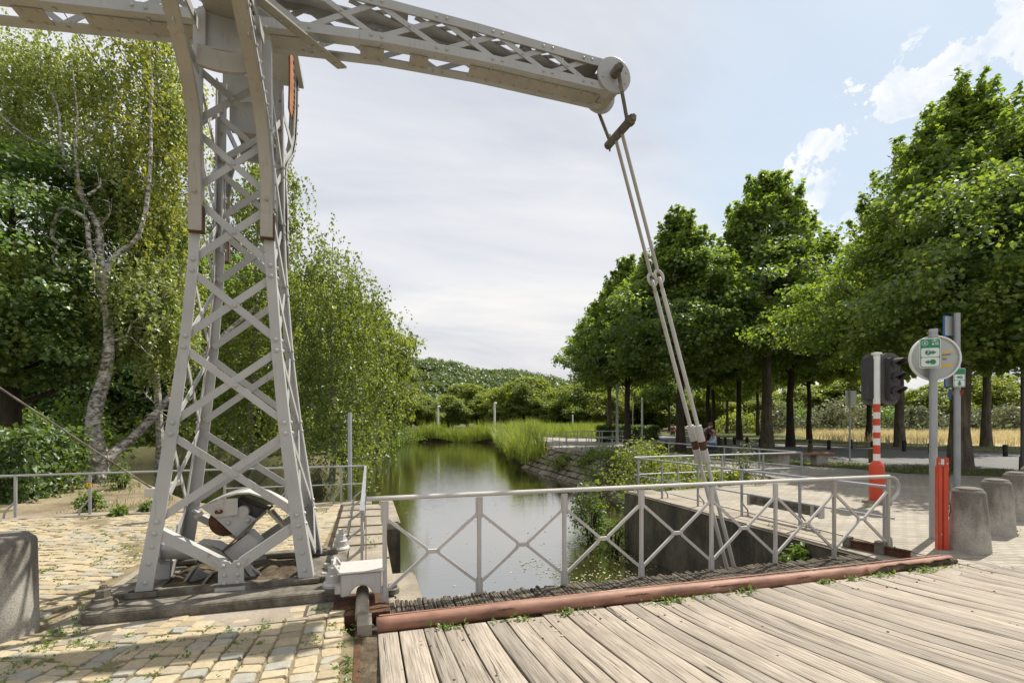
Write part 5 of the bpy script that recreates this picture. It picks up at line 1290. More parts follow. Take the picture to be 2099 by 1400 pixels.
# beyond the pond
for i, (k, px, d, h, w, lab) in enumerate((
    (0, 862, 100, 9.5, 1.1, 'bright green tree right beside the left shore crowns'), (1, 915, 112, 8.5, 1.3, 'dark rounded tree right of the left white lamp post'),
    (0, 958, 125, 11, 1.1, 'dark tree in front of the pale tower block'), (1, 1000, 118, 11.5, 1.2, 'tall dark tree left of the middle white lamp post'),
    (0, 1042, 112, 10.5, 1.3, 'dark green tree right of the middle white lamp post'), (1, 1082, 104, 10.8, 1.2, 'yellow green tree standing out in the tree belt'),
    (0, 1122, 100, 10.5, 1.2, 'broad tree in the belt just left of the lime row'), (1, 1165, 92, 9.5, 1.2, 'tree in the belt behind the leftmost lime tree'),
    (0, 1205, 88, 8.5, 1.3, 'low broad tree behind the far railing'), (1, 1243, 84, 9, 1.2, 'leafy tree behind the clipped hedges'),
    (0, 1290, 92, 9.5, 1.3, 'tree behind the clipped hedge with the pale post'), (1, 1340, 88, 9.0, 1.3, 'bright tree closing the view above the road bend'),
    (0, 1400, 98, 9.5, 1.3, 'tree behind the faraway bench'), (1, 1455, 92, 9, 1.3, 'tree on the far meadow edge behind the people'),
    (0, 1520, 96, 9, 1.4, 'tree on the far meadow edge behind the thin black trunk'), (1, 1590, 88, 9, 1.3, 'tree on the far meadow edge behind the leaning trunk'),
    (0, 1660, 84, 9, 1.4, 'tree on the far meadow edge left of the grey shrubs'), (1, 1740, 80, 8.5, 1.4, 'tree on the far meadow edge above the small sign'),
    (0, 1830, 82, 9, 1.4, 'tree on the far meadow edge behind the traffic light'), (1, 1920, 76, 8.5, 1.4, 'tree on the far meadow edge behind the round sign'),
    (0, 2010, 78, 9, 1.4, 'tree on the far meadow edge near the right side'), (1, 2090, 74, 9, 1.4, 'tree on the far meadow edge at the right frame edge'),
    (0, 890, 135, 8, 1.4, 'low tree seen between the left shore and the dark rounded tree'), (1, 1060, 138, 10, 1.3, 'tree peeping over the belt below the hill'))):
    park(k, px, d, h*(.70+.14*(i%3)), lab, i*1.3, w*1.15)
# left shore and background
for i, (k, px, d, h, w, z, lab) in enumerate((
    (1, 755, 60, 11.4, 1.0, -.6, 'broad green tree leaning over the pond beyond the weeping birches'), (0, 796, 76, 11.8, .8, -.6, 'last tree of the left shore, touching the hill outline'),
    (1, 730, 47, 12.6, .85, -.5, 'leafy tree behind the weeping birch at the water'), (0, 600, 46, 15, .9, -.3, 'tree filling the gap right behind the lattice tower'),
    (1, 500, 43, 15, .9, -.3, 'tree seen through the middle of the lattice tower'), (0, 400, 45, 13, 1, -.3, 'tree behind the left leg of the lattice tower'),
    (1, 290, 44, 12.5, 1, -.3, 'tree behind the pale birch limbs'), (0, 170, 42, 12.5, 1, -.3, 'tree behind the birch trunk beyond the dark water'),
    (1, 60, 40, 12.5, 1, -.3, 'tree behind the dark maple on the left'), (0, -60, 38, 13, 1, -.3, 'tree at the left frame edge behind the maple'),
    (1, 818, 96, 9.0, .9, -.3, 'small tree at the end of the left shore above the reeds'))):
    park(k, px, d, h, lab, i*1.7+.4, w, z)

# weeping birches over the water
def weeping(name, label, loc, h, rad, seed, nst, mat_, ls, z0=2.0, lmax=3.2, step=.06, lean=0.):
    g = np.random.default_rng(seed); st = []
    while len(st) < nst:
        t_ = g.uniform(); w = (.86+.14*t_/.6) if t_ < .6 else math.sqrt(max(0, 1-((t_-.6)/.4)**2))
        if g.uniform() > w: continue
        a = g.uniform(0, 6.28); r = rad*w*g.uniform(.25, 1)**.55*(1+.25*math.sin(3*a+seed)+.15*math.sin(7*a)); st.append((r*math.cos(a)+lean*t_*t_, r*math.sin(a), z0+(h-z0)*t_))
    P, O = strands(seed+1, np.array(st), .5, lmax, step, .5); keep = P[:, 2] > -1.2; P, O = P[keep], O[keep]
    ncl_ = 70 if mat_ is LF_BIRCHY else 190
    Pc, Oc = crown(seed+9, z0+.6, h*.93, rad*.92, lambda q_: np.where(q_ < .6, .9, np.sqrt(np.clip(1-((q_-.6)/.4)**2, 0, 1))), ncl_, 70, .58, squash=.9, inner=.2, lobes=.25); P = np.concatenate([P, Pc+np.outer(((Pc[:, 2]-z0)/(h-z0))**2, [lean, 0, 0])]); O = np.concatenate([O, Oc])
    top = np.concatenate([np.array([lean, 0, h])+np.column_stack([g.normal(0, .35, 60)*np.linspace(1, .1, 60), g.normal(0, .35, 60)*np.linspace(1, .1, 60), np.linspace(-1.2, .9, 60)])])
    P = np.concatenate([P, top]); O = np.concatenate([O, unit(g.normal(size=(60, 3)))])
    c = leaf_mesh('crown', P, O, ls, mat_, seed+2, up=.25, rand=.8, droop=.7, aspect=.75, hang=.6)
    return tree(name, label, 'birch tree', 'birches on the left bank', loc, trunk_mesh('trunk', seed+3, h*.96, .11, 2.2, h*.9, rad*.75, BIRCHB, 16, lean=lean/h), c)
weeping('birch_tree', 'weeping birch whose strands hang down to the water right of the tower', (-1.35, 23.4, -.9), 11.0, 2.3, 301, 460, LF_WEEP, .115, z0=.9, lmax=2.4, step=.055)
weeping('birch_tree', 'tall weeping birch mostly hidden behind the lattice tower', (-5.6, 28.8, -.6), 17.2, 2.7, 311, 560, LF_WEEP, .14, z0=2.5, lmax=4.2, step=.065, lean=.6)
weeping('birch_tree', 'drooping birch on the left shore behind the one at the water', (-.9, 37.5, -.6), 12.0, 3.9, 321, 480, LF_WEEP, .19, z0=.9, lmax=3.2, step=.085)
weeping('birch_tree', 'yellowing birch standing behind the white limbs near the tower', (-6.6, 19.2, -.6), 16.6, 1.75, 331, 230, LF_BIRCHY, .10, z0=6.0, lmax=2.4, step=.05)

# the foreground birch, limb by limb
BI = thing('birch_tree', 'white barked birch with bare twisting limbs at the left water edge', 'birch tree', tuple(at_d(205, 985, 14.8)), 'birches on the left bank')
LIMBS = [([(206, 992), (203, 950), (197, 915), (192, 880), (200, 830), (215, 770), (224, 715), (218, 660), (212, 610)], .27, .115, 0),
         ([(208, 960), (228, 932), (262, 905), (300, 868), (345, 815), (400, 750), (455, 690), (520, 632)], .17, .06, 2.4),
         ([(214, 640), (202, 585), (192, 530), (182, 490), (176, 452), (158, 436), (126, 427), (110, 448), (106, 482), (119, 500), (108, 528), (122, 552), (116, 558)], .085, .02, -.8),
         ([(212, 612), (207, 560), (204, 500), (196, 462), (172, 408), (155, 362), (139, 352), (120, 318), (98, 300), (62, 285), (30, 262), (-10, 225)], .115, .018, .6),
         ([(172, 408), (160, 395), (162, 372), (156, 300), (158, 240), (150, 190), (146, 120)], .06, .012, -.3),
         ([(196, 462), (205, 470), (212, 500), (210, 540)], .03, .012, .1), ([(139, 352), (128, 290), (112, 210), (84, 160), (62, 90)], .05, .01, .9),
         ([(180, 400), (200, 380), (204, 365)], .045, .012, .1), ([(216, 620), (222, 570), (228, 540), (248, 515), (284, 488), (298, 440)], .10, .055, .5),
         ([(298, 440), (306, 372), (312, 300), (309, 240), (313, 170), (306, 110), (316, 60)], .06, .014, .5), ([(200, 470), (225, 440), (232, 410)], .02, .006, -.4),
         ([(345, 815), (356, 842), (362, 880)], .03, .012, .2), ([(224, 700), (262, 690), (272, 660), (300, 645), (345, 600), (380, 590)], .03, .008, -.5),
         ([(182, 510), (150, 530), (130, 560)], .018, .006, -.6), ([(140, 350), (170, 330), (190, 270), (215, 230)], .03, .008, -.9), ([(345, 640), (320, 690), (300, 740)], .012, .005, -.3)]
m = MB(); g = random.Random(17)
for pts, r0, r1, dd in LIMBS:
    n = len(pts); path = [at_d(px, py, 14.8+dd*i/(n-1)) for i, (px, py) in enumerate(pts)]
    path = [p+Vector((g.uniform(-.03, .03), g.uniform(-.08, .08), 0))*(i > 0) for i, p in enumerate(path)]
    fine = []                                                              # smooth the limb through its bends
    for i in range(n-1):
        p0, p1, p2, p3 = path[max(0, i-1)], path[i], path[i+1], path[min(n-1, i+2)]
        for k in range(3):
            t_ = k/3; fine.append(.5*((2*p1)+(p2-p0)*t_+(2*p0-5*p1+4*p2-p3)*t_*t_+(3*p1-p0-3*p2+p3)*t_**3))
    fine.append(path[-1]); m.tube(fine, [r0+(r1-r0)*(i/(len(fine)-1))**.8 for i in range(len(fine))], 10)
    if r0 < .13:                                                           # fine twigs
        for k in range(3, len(fine)-1, 2):
            d_ = Vector((g.uniform(-1, 1), g.uniform(-.8, .8), g.uniform(-.2, .8))).normalized(); L_ = g.uniform(.4, 1.2); p = fine[k]
            m.tube([p, p+d_*L_*.4, p+d_*L_*.7+Vector((0, 0, -.05)), p+d_*L_+Vector((0, 0, -.22*L_))], [.012, .009, .006, .003], 5, cap=False)
base_ = at_d(206, 985, 14.8)
for k in range(6): a = k*1.05; m.tube([base_+Vector((0, 0, .35)), base_+Vector((math.cos(a)*.25, math.sin(a)*.25, .10)), base_+Vector((math.cos(a)*.5, math.sin(a)*.5, -.12))], [.16, .12, .05], 7)
m.build('trunk', BIRCHB, BI, smooth=True)
gg = np.random.default_rng(41); st = []
for (px, py, d, rx_, rz_, n) in ((60, 130, 15.5, 1.5, .9, 90), (140, 130, 15.2, 1.2, .9, 50), (30, 230, 16, 1.3, .9, 55), (225, 150, 15.6, .8, .9, 26), (310, 120, 15.6, .9, 1.2, 38), (350, 240, 15.8, .9, 1.2, 60),
                                  (100, 280, 16.2, 1.6, 1.0, 50), (240, 300, 15.9, 1.1, .9, 50), (250, 380, 15.4, 1.0, .8, 55), (330, 420, 15.7, 1.0, 1.3, 70), (100, 560, 14.4, 1.5, .5, 75), (40, 540, 14.2, 1.0, .5, 40),
                                  (290, 600, 14.6, 1.1, .6, 80), (350, 660, 15.0, .7, .7, 50), (240, 640, 14.6, .6, .4, 26), (330, 560, 15.2, .9, .7, 45)):
    c = np.array(at_d(px, py, d+.9)); n = int(n*1.5); o = gg.normal(size=(n, 3)); o = o/np.linalg.norm(o, axis=1, keepdims=True)*gg.uniform(0, 1, (n, 1))**.4
    st.append(c+o*np.array([rx_, rx_, rz_]))
st = np.concatenate(st); P, O = strands(42, np.concatenate([st, st+gg.normal(0, .35, st.shape)]), .6, 1.9, .042, .3)
me = leaf_mesh('crown', P, O, .092, LF_BIRCH, 43, up=.3, rand=.85, droop=.6, aspect=.78, hang=.4); o = link_mesh('crown', me, BI); o.matrix_parent_inverse = inv_of(BI)

# dark maple and the hedge on the left
P, O = crown(401, 3.0, 10.4, 4.8, prof_round, 640, 130, .9, squash=.42, inner=.5, lobes=.25)
MA = tree('maple_tree', 'big dark green maple with black trunk at the left frame edge', 'tree', None, (-10.9, 19.9, 0), trunk_mesh('trunk', 402, 9.5, .30, 2.2, 10, 4.6, BARKD, 20), leaf_mesh('crown', P, O, .115, LF_DARK, 403, up=.8, rand=.45, droop=.5, aspect=.95))
P, O = crown(405, 1.2, 9.5, 3.6, prof_round, 420, 48, .9, squash=.45, inner=.5, lobes=.25)
UM = (trunk_mesh('trunk', 406, 8, .2, 1.5, 7, 3.0, BARKD, 14), leaf_mesh('crown', P, O, .22, LF_DARK, 407, up=.8, rand=.5, droop=.5, aspect=.9))
for px, d, h, lab in ((150, 38.5, 9.5, 'dark understorey tree behind the birch trunk over the pond'), (260, 39, 10, 'dark understorey tree behind the leaning birch stem'), (345, 40, 8.5, 'dark understorey tree beside the left tower leg'),
                      (430, 41, 8, 'dark understorey tree seen through the lower tower lattice'), (20, 37, 9, 'dark understorey tree behind the maple trunk'), (560, 38, 8, 'dark understorey tree at the right tower leg')):
    p = at_d(px, HOR, d); tree('understorey_tree', lab, 'tree', 'understorey trees on the far left bank', (p.x, p.y, -.7), *UM, scale=h/9.5, rz=px*.01)
gg = np.random.default_rng(51)
def block_leaves(c, size, n, rz, seed, bulge=.18):
    g = np.random.default_rng(seed); u = g.uniform(-1, 1, (n, 3)); k = g.integers(0, 3, n); s = np.sign(g.uniform(-1, 1, n)); u[np.arange(n), k] = s*g.uniform(.72, 1.0, n)
    u += .09*np.sin(u[:, [1, 2, 0]]*9+seed); P = u*np.array(size)/2*(1+g.normal(0, .04, (n, 1))); O = unit(u**3+.001)
    ca, sa = math.cos(rz), math.sin(rz); Rm = np.array([[ca, -sa, 0], [sa, ca, 0], [0, 0, 1]]); return P@Rm.T+np.array(c), O@Rm.T
def hedge(label, c, size, rz, n, ls, seed, mat_=LF_IVY, core=True):
    r = thing('hedge', label, 'hedge', (c[0], c[1], 0)); P, O = block_leaves(c, size, n, rz, seed)
    o = link_mesh('foliage', leaf_mesh('foliage', P, O, ls, mat_, seed+1, up=.4, rand=.6)); o.parent = r; o.matrix_parent_inverse = inv_of(r)
    m = MB(); g = random.Random(seed)
    for i in range(26):
        x, y = g.uniform(-.42, .42)*size[0], g.uniform(-.35, .35)*size[1]; p = Vector(c)+Matrix.Rotation(rz, 3, 'Z') @ Vector((x, y, 0)); z0 = c[2]-size[2]/2
        m.tube([(p.x, p.y, z0), (p.x+g.uniform(-.1, .1), p.y+g.uniform(-.1, .1), z0+size[2]*.45), (p.x+g.uniform(-.3, .3), p.y+g.uniform(-.3, .3), z0+size[2]*.85)], [.025, .02, .008], 5)
    m.build('stems', BARKD, r); return r
hedge('dense dark green hedge in front of the maple at the left frame edge', (-9.9, 14.7, .62), (5.4, 2.4, 1.85), .05, 26000, .105, 61)
hedge('clipped hedge between the dark lime trunks on the path', tuple(at_z(1262, 906)+Vector((0, .5, .65))), (2.4, 1.6, 1.35), -.3, 5000, .16, 63)
hedge('clipped flat topped hedge right of the dark lime trunks', tuple(at_z(1318, 901)+Vector((.2, .8, .6))), (3.0, 1.6, 1.3), -.3, 5000, .17, 65)

# shrubs
def shrub(label, loc, h, rad, n, ls, seed, mat_=LF_SHRUB, cat='shrub', group=None, name='shrub', sq=.8):
    P, O = crown(seed, .0, h, rad, prof_bush, max(12, n//45), 45, .38*rad+.05, squash=sq, inner=.15, lobes=.35)
    r = thing(name, label, cat, loc, group); o = link_mesh('foliage', leaf_mesh('foliage', P, O, ls, mat_, seed+1, up=.4, rand=.8), r)
    m = MB(); g = random.Random(seed)
    for i in range(9): a = i*2.4; m.tube([(0, 0, -.3), (math.cos(a)*rad*.3, math.sin(a)*rad*.3, h*.45), (math.cos(a)*rad*.7, math.sin(a)*rad*.7, h*.8)], [.02, .014, .005], 5)
    m.build('stems', BARKD).parent = r; return r
shrub('bright green bush growing at the corner of the dark lock wall', (5.8, 12.2, -1.5), 1.6, .58, 1700, .075, 71)
shrub('small bright bush below the wall corner close to the water', (5.95, 11.1, -1.5), .8, .38, 800, .065, 73)
SG = 'shrubs on the stone bank'
for i, (x, y, z, h, r_, lab) in enumerate(((10.7, 20.2, -1.0, 1.6, 1.3, 'green shrub in the middle of the stone bank'), (10.5, 16.8, -1.1, 2.1, 1.5, 'largest shrub on the stone bank near the railing corner'), (11.4, 23.6, -.6, .8, .8, 'small shrub high on the stone bank near its far end'),
                                           (10.0, 13.9, -1.2, 1.7, 1.5, 'shrub filling the bank behind the railing corner'), (8.2, 12.3, -1.3, 1.4, 1.1, 'low shrub between return wall and water'), (10.9, 26.3, -1.0, .8, .8, 'low weedy shrub on the stone bank next to the reeds'), (11.9, 18.4, -.1, .9, .35, 'upright weed clump at the foot of the riverside railing'), (10.0, 11.95, -.5, .8, .9, 'low brownish shrub behind the pipe railing corner'))):
    shrub(lab, (x, y, z), h, r_, int(1500*r_+500), .10, 80+i*3, LF_SHRUB if i % 2 == 0 else LF_MID, 'shrub', SG)
for i, (px, d, h, r_, mt, lab) in enumerate(((1700, 66, 4.2, 3.6, LF_GREY, 'silvery grey shrub behind the small two panel sign'), (1755, 70, 3.6, 3.4, LF_GREY, 'silvery grey shrub left of the traffic light pole'), (1600, 70, 3.6, 3.6, LF_GREY, 'silvery shrub behind the leaning pale trunk'),
                                             (1880, 64, 3.2, 3.6, LF_GREY, 'silvery shrub left of the round sign post'), (1985, 66, 3.0, 3.6, LF_GREY, 'silvery shrub behind the thick roadside trunk'), (2075, 64, 3.4, 3.6, LF_GREY, 'silvery shrub behind the meadow at the far right'),
                                             (1520, 74, 3.0, 3.6, LF_MID, 'green shrub behind the meadow left of the leaning trunk'), (1660, 72, 3.0, 3.4, LF_DARK, 'dark shrub behind the meadow beside the slim trunk'), (1820, 70, 3.4, 3.4, LF_DARK, 'dark shrub behind the meadow right of the traffic light'))):
    p = at_d(px, HOR, d); shrub(lab, (p.x, p.y, 0), h, r_, 2600, .34, 120+i*3, mt, 'shrub', 'shrubs along the meadow edge')
for i, (px, py, d, h, r_, mt, lab) in enumerate(((150, 935, 19.8, 2.6, 1.7, LF_WEED, 'bright fern like shrub left of the birch trunk'), (60, 900, 24, 2.4, 1.8, LF_WEED, 'bright shrub below the maple beside its trunk'), (290, 930, 38, 4.2, 3.2, LF_MID, 'shrub on the far bank right of the birch trunk'),
                                                 (180, 930, 37, 3.8, 3.2, LF_DARK, 'dark shrub on the far bank behind the birch trunk'), (395, 930, 38, 4.5, 3.4, LF_MID, 'shrub on the far bank seen through the tower'), (500, 930, 36, 4.0, 3.2, LF_WEEP, 'shrub on the far bank behind the tower hood'),
                                                 (590, 930, 26.5, 3.6, 2.2, LF_WEEP, 'low bushy growth at the foot of the weeping birch'), (735, 915, 50, 4.0, 3.0, LF_WEED, 'bright low shrub at the shore right of the mooring pole'), (795, 905, 66, 3.4, 3.0, LF_WEED, 'bright low shrub at the far end of the left shore'), (690, 920, 42, 3.6, 3.0, LF_MID, 'shrub at the shore behind the mooring pole'))):
    p = at_d(px, HOR, d); shrub(lab, (p.x, p.y, -1.3 if d > 25 else -.25), h, r_, int(1600*r_), .15 if d < 30 else .26, 160+i*3, mt, 'shrub', 'shrubs on the left shore')
p = at_d(250, 1000, 13.2); shrub('round feathery weed bush beside the birch foot', (p.x, p.y, -.12), .75, .36, 1200, .05, 200, LF_WEED, 'weed', None, 'weed_bush')
# slender tall weed by the railing
TWD = thing('tall_weed', 'slender tall weed with drooping leaves growing behind the pipe railing', 'weed', (11.0, 12.0, -.3)); p0 = at_d(1525, 990, 14.6)
TWD.location = p0; m = MB(); PW = []; OW = []; g = np.random.default_rng(7)
for k in range(6):
    a = k*1.05; top = Vector((math.cos(a)*.28, math.sin(a)*.28, 1.35-.12*k)); m.tube([(0, 0, -.3), top*.5+Vector((0, 0, .1)), top], [.01, .008, .003], 5)
    for j in range(46): f = g.uniform(.2, 1); PW.append(np.array(top*f)+g.normal(0, .03, 3)); OW.append(unit(np.array([[g.normal(), g.normal(), -.2]]))[0])
m.build('stem', LF_WEED).parent = TWD; link_mesh('leaves', leaf_mesh('leaves', np.array(PW), np.array(OW), .15, LF_GREY, 8, up=.3, droop=.5, aspect=.22), TWD)

# ------------------------------------------------------------------ reeds, grasses, weeds in the joints
def stuff(name, me, label, cat):
    o = link_mesh(name, me); tag(o, label, cat, None, 'stuff'); return o
rp1 = [(9.7, 30.5), (9.7, 33), (12.2, 46), (15.2, 59), (17, 68), (24, 68), (22, 57), (16.4, 46), (13.0, 37.0), (12.0, 32.5), (11.2, 30.2)]
P = scatter(rp1, 17000, 1); g = np.random.default_rng(2)
P[:, 2] = -.95+.6*np.clip((P[:, 0]-9.5-np.interp(P[:, 1], [30, 46, 60], [0, 2.8, 6]))/2.5, 0, 1)+.25*np.sin(P[:, 0]*1.7)*np.sin(P[:, 1]*1.1)
stuff('reeds', blades('reeds', P, 2.1*(.78+.30*np.sin(P[:, 0]*2.3+P[:, 1])*np.sin(P[:, 1]*1.9)+.12*np.sin(P[:, 0]*7)), .05, LF_REED, 3, .42, 3), 'dense bright green reed bed along the right bank of the pond', 'reeds')
rp2 = [(1.5, 73), (9, 73.5), (17, 69), (24, 68), (38, 66), (38, 76), (2, 80)]
P = scatter(rp2, 16000, 4); P[:, 2] = -1.2+.35*np.sin(P[:, 0]*.8)
stuff('reeds', blades('reeds', P, 2.6*(.82+.25*np.sin(P[:, 0]*1.3)*np.sin(P[:, 1]*1.7)+.1*np.sin(P[:, 0]*4)), .08, LF_REED, 5, .3, 2), 'pale green reed belt across the far end of the pond', 'reeds')
P = scatter([(22, 42), (26, 52), (34, 66), (24, 68), (20, 57), (18.0, 48)], 5000, 6, -.1)
stuff('reeds', blades('reeds', P, 1.5, .07, LF_REED, 7, .35, 2), 'reeds and tall herbs between the path bend and the trees', 'reeds')
P = scatter(meadow, 42000, 8, 0.)
stuff('meadow_grass', blades('meadow_grass', P, .85, .045, LF_HAY, 9, .5, 2), 'tall dry golden grass of the meadow beyond the road', 'dry grass')
P = np.concatenate([scatter(verge_near, 9000, 10), scatter(verge_far, 9000, 11)]); P[:, 2] = .012
stuff('verge_grass', blades('verge_grass', P, .14, .03, LF_GRASS, 12, .9, 1), 'short patchy grass on the strips beside the road', 'grass')
P = scatter([(-14, 11.7), (-3.0, 11.7), (-4.2, 13.2), (-5.8, 16), (-7.2, 18.4), (-10, 20), (-14, 21)], 5200, 13); sel = (np.sin(P[:, 0]*1.3+1)*np.sin(P[:, 1]*1.1)+np.random.default_rng(1).normal(0, .3, len(P))) > .15; P = P[sel]; P[:, 2] = -.02
stuff('bank_grass', blades('bank_grass', P, .12, .014, LF_GRASS, 14, .9, 1), 'thin patchy grass on the dry earth bank behind the quay', 'grass')
g = np.random.default_rng(15); C = []
for i in range(1100):
    x, y = g.uniform(-9, -.7), g.uniform(3.0, 11.2)
    if math.sin(x*1.3+.5)*math.sin(y*.9+1)+g.normal(0, .5) < .1 and g.uniform() > .25: continue
    if -2.75 < x < -.02 and 5.0 < y < 7.2: continue
    C.append((x, y))
C += [(g.uniform(-2.4, -.15), g.uniform(3.4, 5.1)) for _ in range(36)]+[(-.12+g.normal(0, .06), g.uniform(3.3, 5.0)) for _ in range(26)]+[(-2.45+g.normal(0, .12), 5.0+g.normal(0, .28)) for _ in range(34)]+[(-2.52+g.normal(0, .06), 5.55+g.uniform(0, .5)) for _ in range(10)]
PW = []
for (x, y) in C:
    n = int(g.uniform(6, 30)); s = g.uniform(.012, .040); PW.append(np.column_stack([x+g.normal(0, s, n), y+g.normal(0, s, n), g.uniform(-.008, .016, n)]))
PW = np.concatenate(PW); OW = unit(np.column_stack([g.normal(size=(len(PW), 2)), np.full(len(PW), .3)]))
stuff('joint_weeds', leaf_mesh('joint_weeds', PW, OW, .028, LF_WEED, 16, up=.8, rand=.5, droop=-.2, aspect=.5), 'small green weeds sprouting from the joints of the setts', 'weeds')
PW = []
for i in range(30):
    x = g.uniform(.6, 7.0); n = int(g.uniform(5, 38)); s = g.uniform(.02, .06); PW.append(np.column_stack([x+g.normal(0, s*1.6, n), 4.28+g.normal(0, s*.7, n), .006+g.uniform(0, .03, n)]))
for (x, y) in ((6.84, 5.02), (6.9, 5.05), (9.9, 7.7), (8.05, 4.62), (9.72, 5.2), (6.45, 6.6), (.12, 7.4)): n = 34; PW.append(np.column_stack([x+g.normal(0, .05, n), y+g.normal(0, .04, n), g.uniform(0, .10, n)]))
PW = np.concatenate(PW); OW = unit(np.column_stack([g.normal(size=(len(PW), 2)), np.full(len(PW), .3)]))
stuff('kerb_weeds', leaf_mesh('kerb_weeds', PW, OW, .036, LF_WEED, 17, up=.8, rand=.5, droop=-.3, aspect=.55), 'small green weeds growing along the rusty kerb pipe', 'weeds')
for px, py, lab in ((895, 1085, 'leafy weed by the yellow tagged railing post'), ): pass
for i, (px, py, h, r_, lab) in enumerate(((182, 1046, .34, .18, 'leafy weed at the foot of the yellow tagged railing post'), (305, 1046, .22, .14, 'leafy weed at the quay edge near the anchor block'), (243, 1056, .12, .10, 'tiny weed on the setts right of the yellow tag'))):
    p = at_z(px, py); shrub(lab, (p.x, p.y, -.01), h, r_, 500, .06, 220+i, LF_WEED, 'weed', None, 'weed_clump')
p = at_d(1660, 1145, 6.6); shrub('leafy weed rooted on the dark lock wall behind the railing', (6.32, 5.9, -.42), .32, .17, 420, .075, 231, LF_WEED, 'weed', None, 'weed_clump')
g = np.random.default_rng(23); PW = np.concatenate([np.column_stack([g.uniform(3.4, 6.2, 1500), g.uniform(5.2, 11, 1500)]), np.column_stack([g.uniform(.9, 6, 260), g.uniform(5.5, 20, 260)]), np.column_stack([g.uniform(0, 12, 900), g.uniform(14, 60, 900)])])
keep = (np.sin(PW[:, 0]*2.1+1)*np.sin(PW[:, 1]*1.3)+g.normal(0, .35, len(PW))) > .05; PW = PW[keep]; PW = np.column_stack([PW, np.full(len(PW), WZ+.006)])
stuff('floating_leaves', leaf_mesh('floating_leaves', PW, np.tile([0, 0, 1.], (len(PW), 1)), .06, LF_LITTER, 24, up=9, rand=.12, droop=0, aspect=.6), 'scattered pale leaves and bits floating on the water', 'floating leaves')
g = np.random.default_rng(29); PW = np.column_stack([g.uniform(-2.4, 8, 260), g.uniform(2.6, 5.2, 260)]); PW = np.column_stack([PW, np.array([deck_z(y)+.006 if x > .1 else .008 for x, y in PW])])
stuff('dry_leaves', leaf_mesh('dry_leaves', PW[:40], np.tile([0, 0, 1.], (40, 1)), .028, LF_HAY, 30, up=6, rand=.4, droop=0), 'a few dry leaves lying on the planks and setts', 'dry leaves')

# ------------------------------------------------------------------ the wooded ridge and what stands on it
g = np.random.default_rng(71); PP = []; OO = []; nt = 0
while nt < 2600:
    u_ = g.uniform(-260, 330); v_ = g.uniform(300, 660); x = u_*math.cos(YAW)+v_*math.sin(YAW); y = -u_*math.sin(YAW)+v_*math.cos(YAW)
    n = 80; s = g.uniform(5.5, 10); d = unit(g.normal(size=(n, 3))); d[:, 2] = np.abs(d[:, 2])*.95+.05; hz = hill_z(x, y)
    PP.append(np.array([x, y, hz+s*.5])+d*np.array([s, s, s*1.0])*g.uniform(.8, 1.05, (n, 1))); OO.append(unit(d)); nt += 1
stuff('forest', leaf_mesh('forest', np.concatenate(PP), np.concatenate(OO), 2.3, LF_FAR, 72, up=.15, rand=.22, droop=.3, aspect=1.0), 'dense rounded woodland covering the distant ridge', 'forest')
PY_ = at_d(978, 772, 640); m = MB(); zb_ = PY_.z-8
PYL = thing('pylon', 'thin lattice mast standing on top of the distant ridge', 'pylon', (PY_.x, PY_.y, zb_))
for sx in (-1, 1):
    for sy in (-1, 1): m.bar((PY_.x+sx*1.6, PY_.y+sy*1.6, zb_), (PY_.x+sx*.25, PY_.y+sy*.25, PY_.z+9.5), .4, .4, (1, 0, 0))
for i in range(6): z = zb_+i*3; f = 1.6-1.35*(i*3)/17.5; m.bar((PY_.x-f, PY_.y, z), (PY_.x+f*.9, PY_.y, z+3), .2, .2, (0, 1, 0))
m.build('mast', GALV, PYL); m = MB()
for z, l in ((PY_.z+3.0, 3.0), (PY_.z+5.0, 2.0)): m.bar((PY_.x-l, PY_.y, z), (PY_.x+l, PY_.y, z), .35, .35, (0, 0, 1))
m.build('cross_arm', GALV, PYL)
c = at_d(982, 812, 230); TB = thing('tower_block', 'small pale tower block peeping over the trees below the ridge', 'building', (c.x, c.y, 0))
m = MB(); m.box((c.x-.9, c.y, c.z/2+1), (1.6, 3, c.z+2)); m.box((c.x+.75, c.y, c.z/2+.9), (1.2, 3, c.z+1.6)); m.box((c.x+1.0, c.y+.6, c.z/2-.8), (5.5, 3, c.z-1.4)); m.build('wall', CONC, TB)
m = MB()
for k in range(5): m.box((c.x-.9, c.y-1.52, c.z+1.0-k*.9), (1.1, .06, .35)); m.box((c.x+.75, c.y-1.52, c.z+.7-k*.9), (.8, .06, .35))
m.build('window_band', BLACKW, TB)
c = at_d(947, 830, 200); CR = thing('timber_hoist', 'far wooden hoist gable rising over the tree belt', 'hoist', (c.x, c.y, 0)); m = MB()
m.bar((c.x-1, c.y, 0), (c.x, c.y, c.z+1.2), .5, .5, (0, 1, 0)); m.bar((c.x+1.4, c.y, 0), (c.x, c.y, c.z+1.2), .5, .5, (0, 1, 0)); m.bar((c.x-2.6, c.y, c.z+.4), (c.x+.6, c.y, c.z+.7), .4, .4, (0, 1, 0)); m.build('frame', IRON, CR)

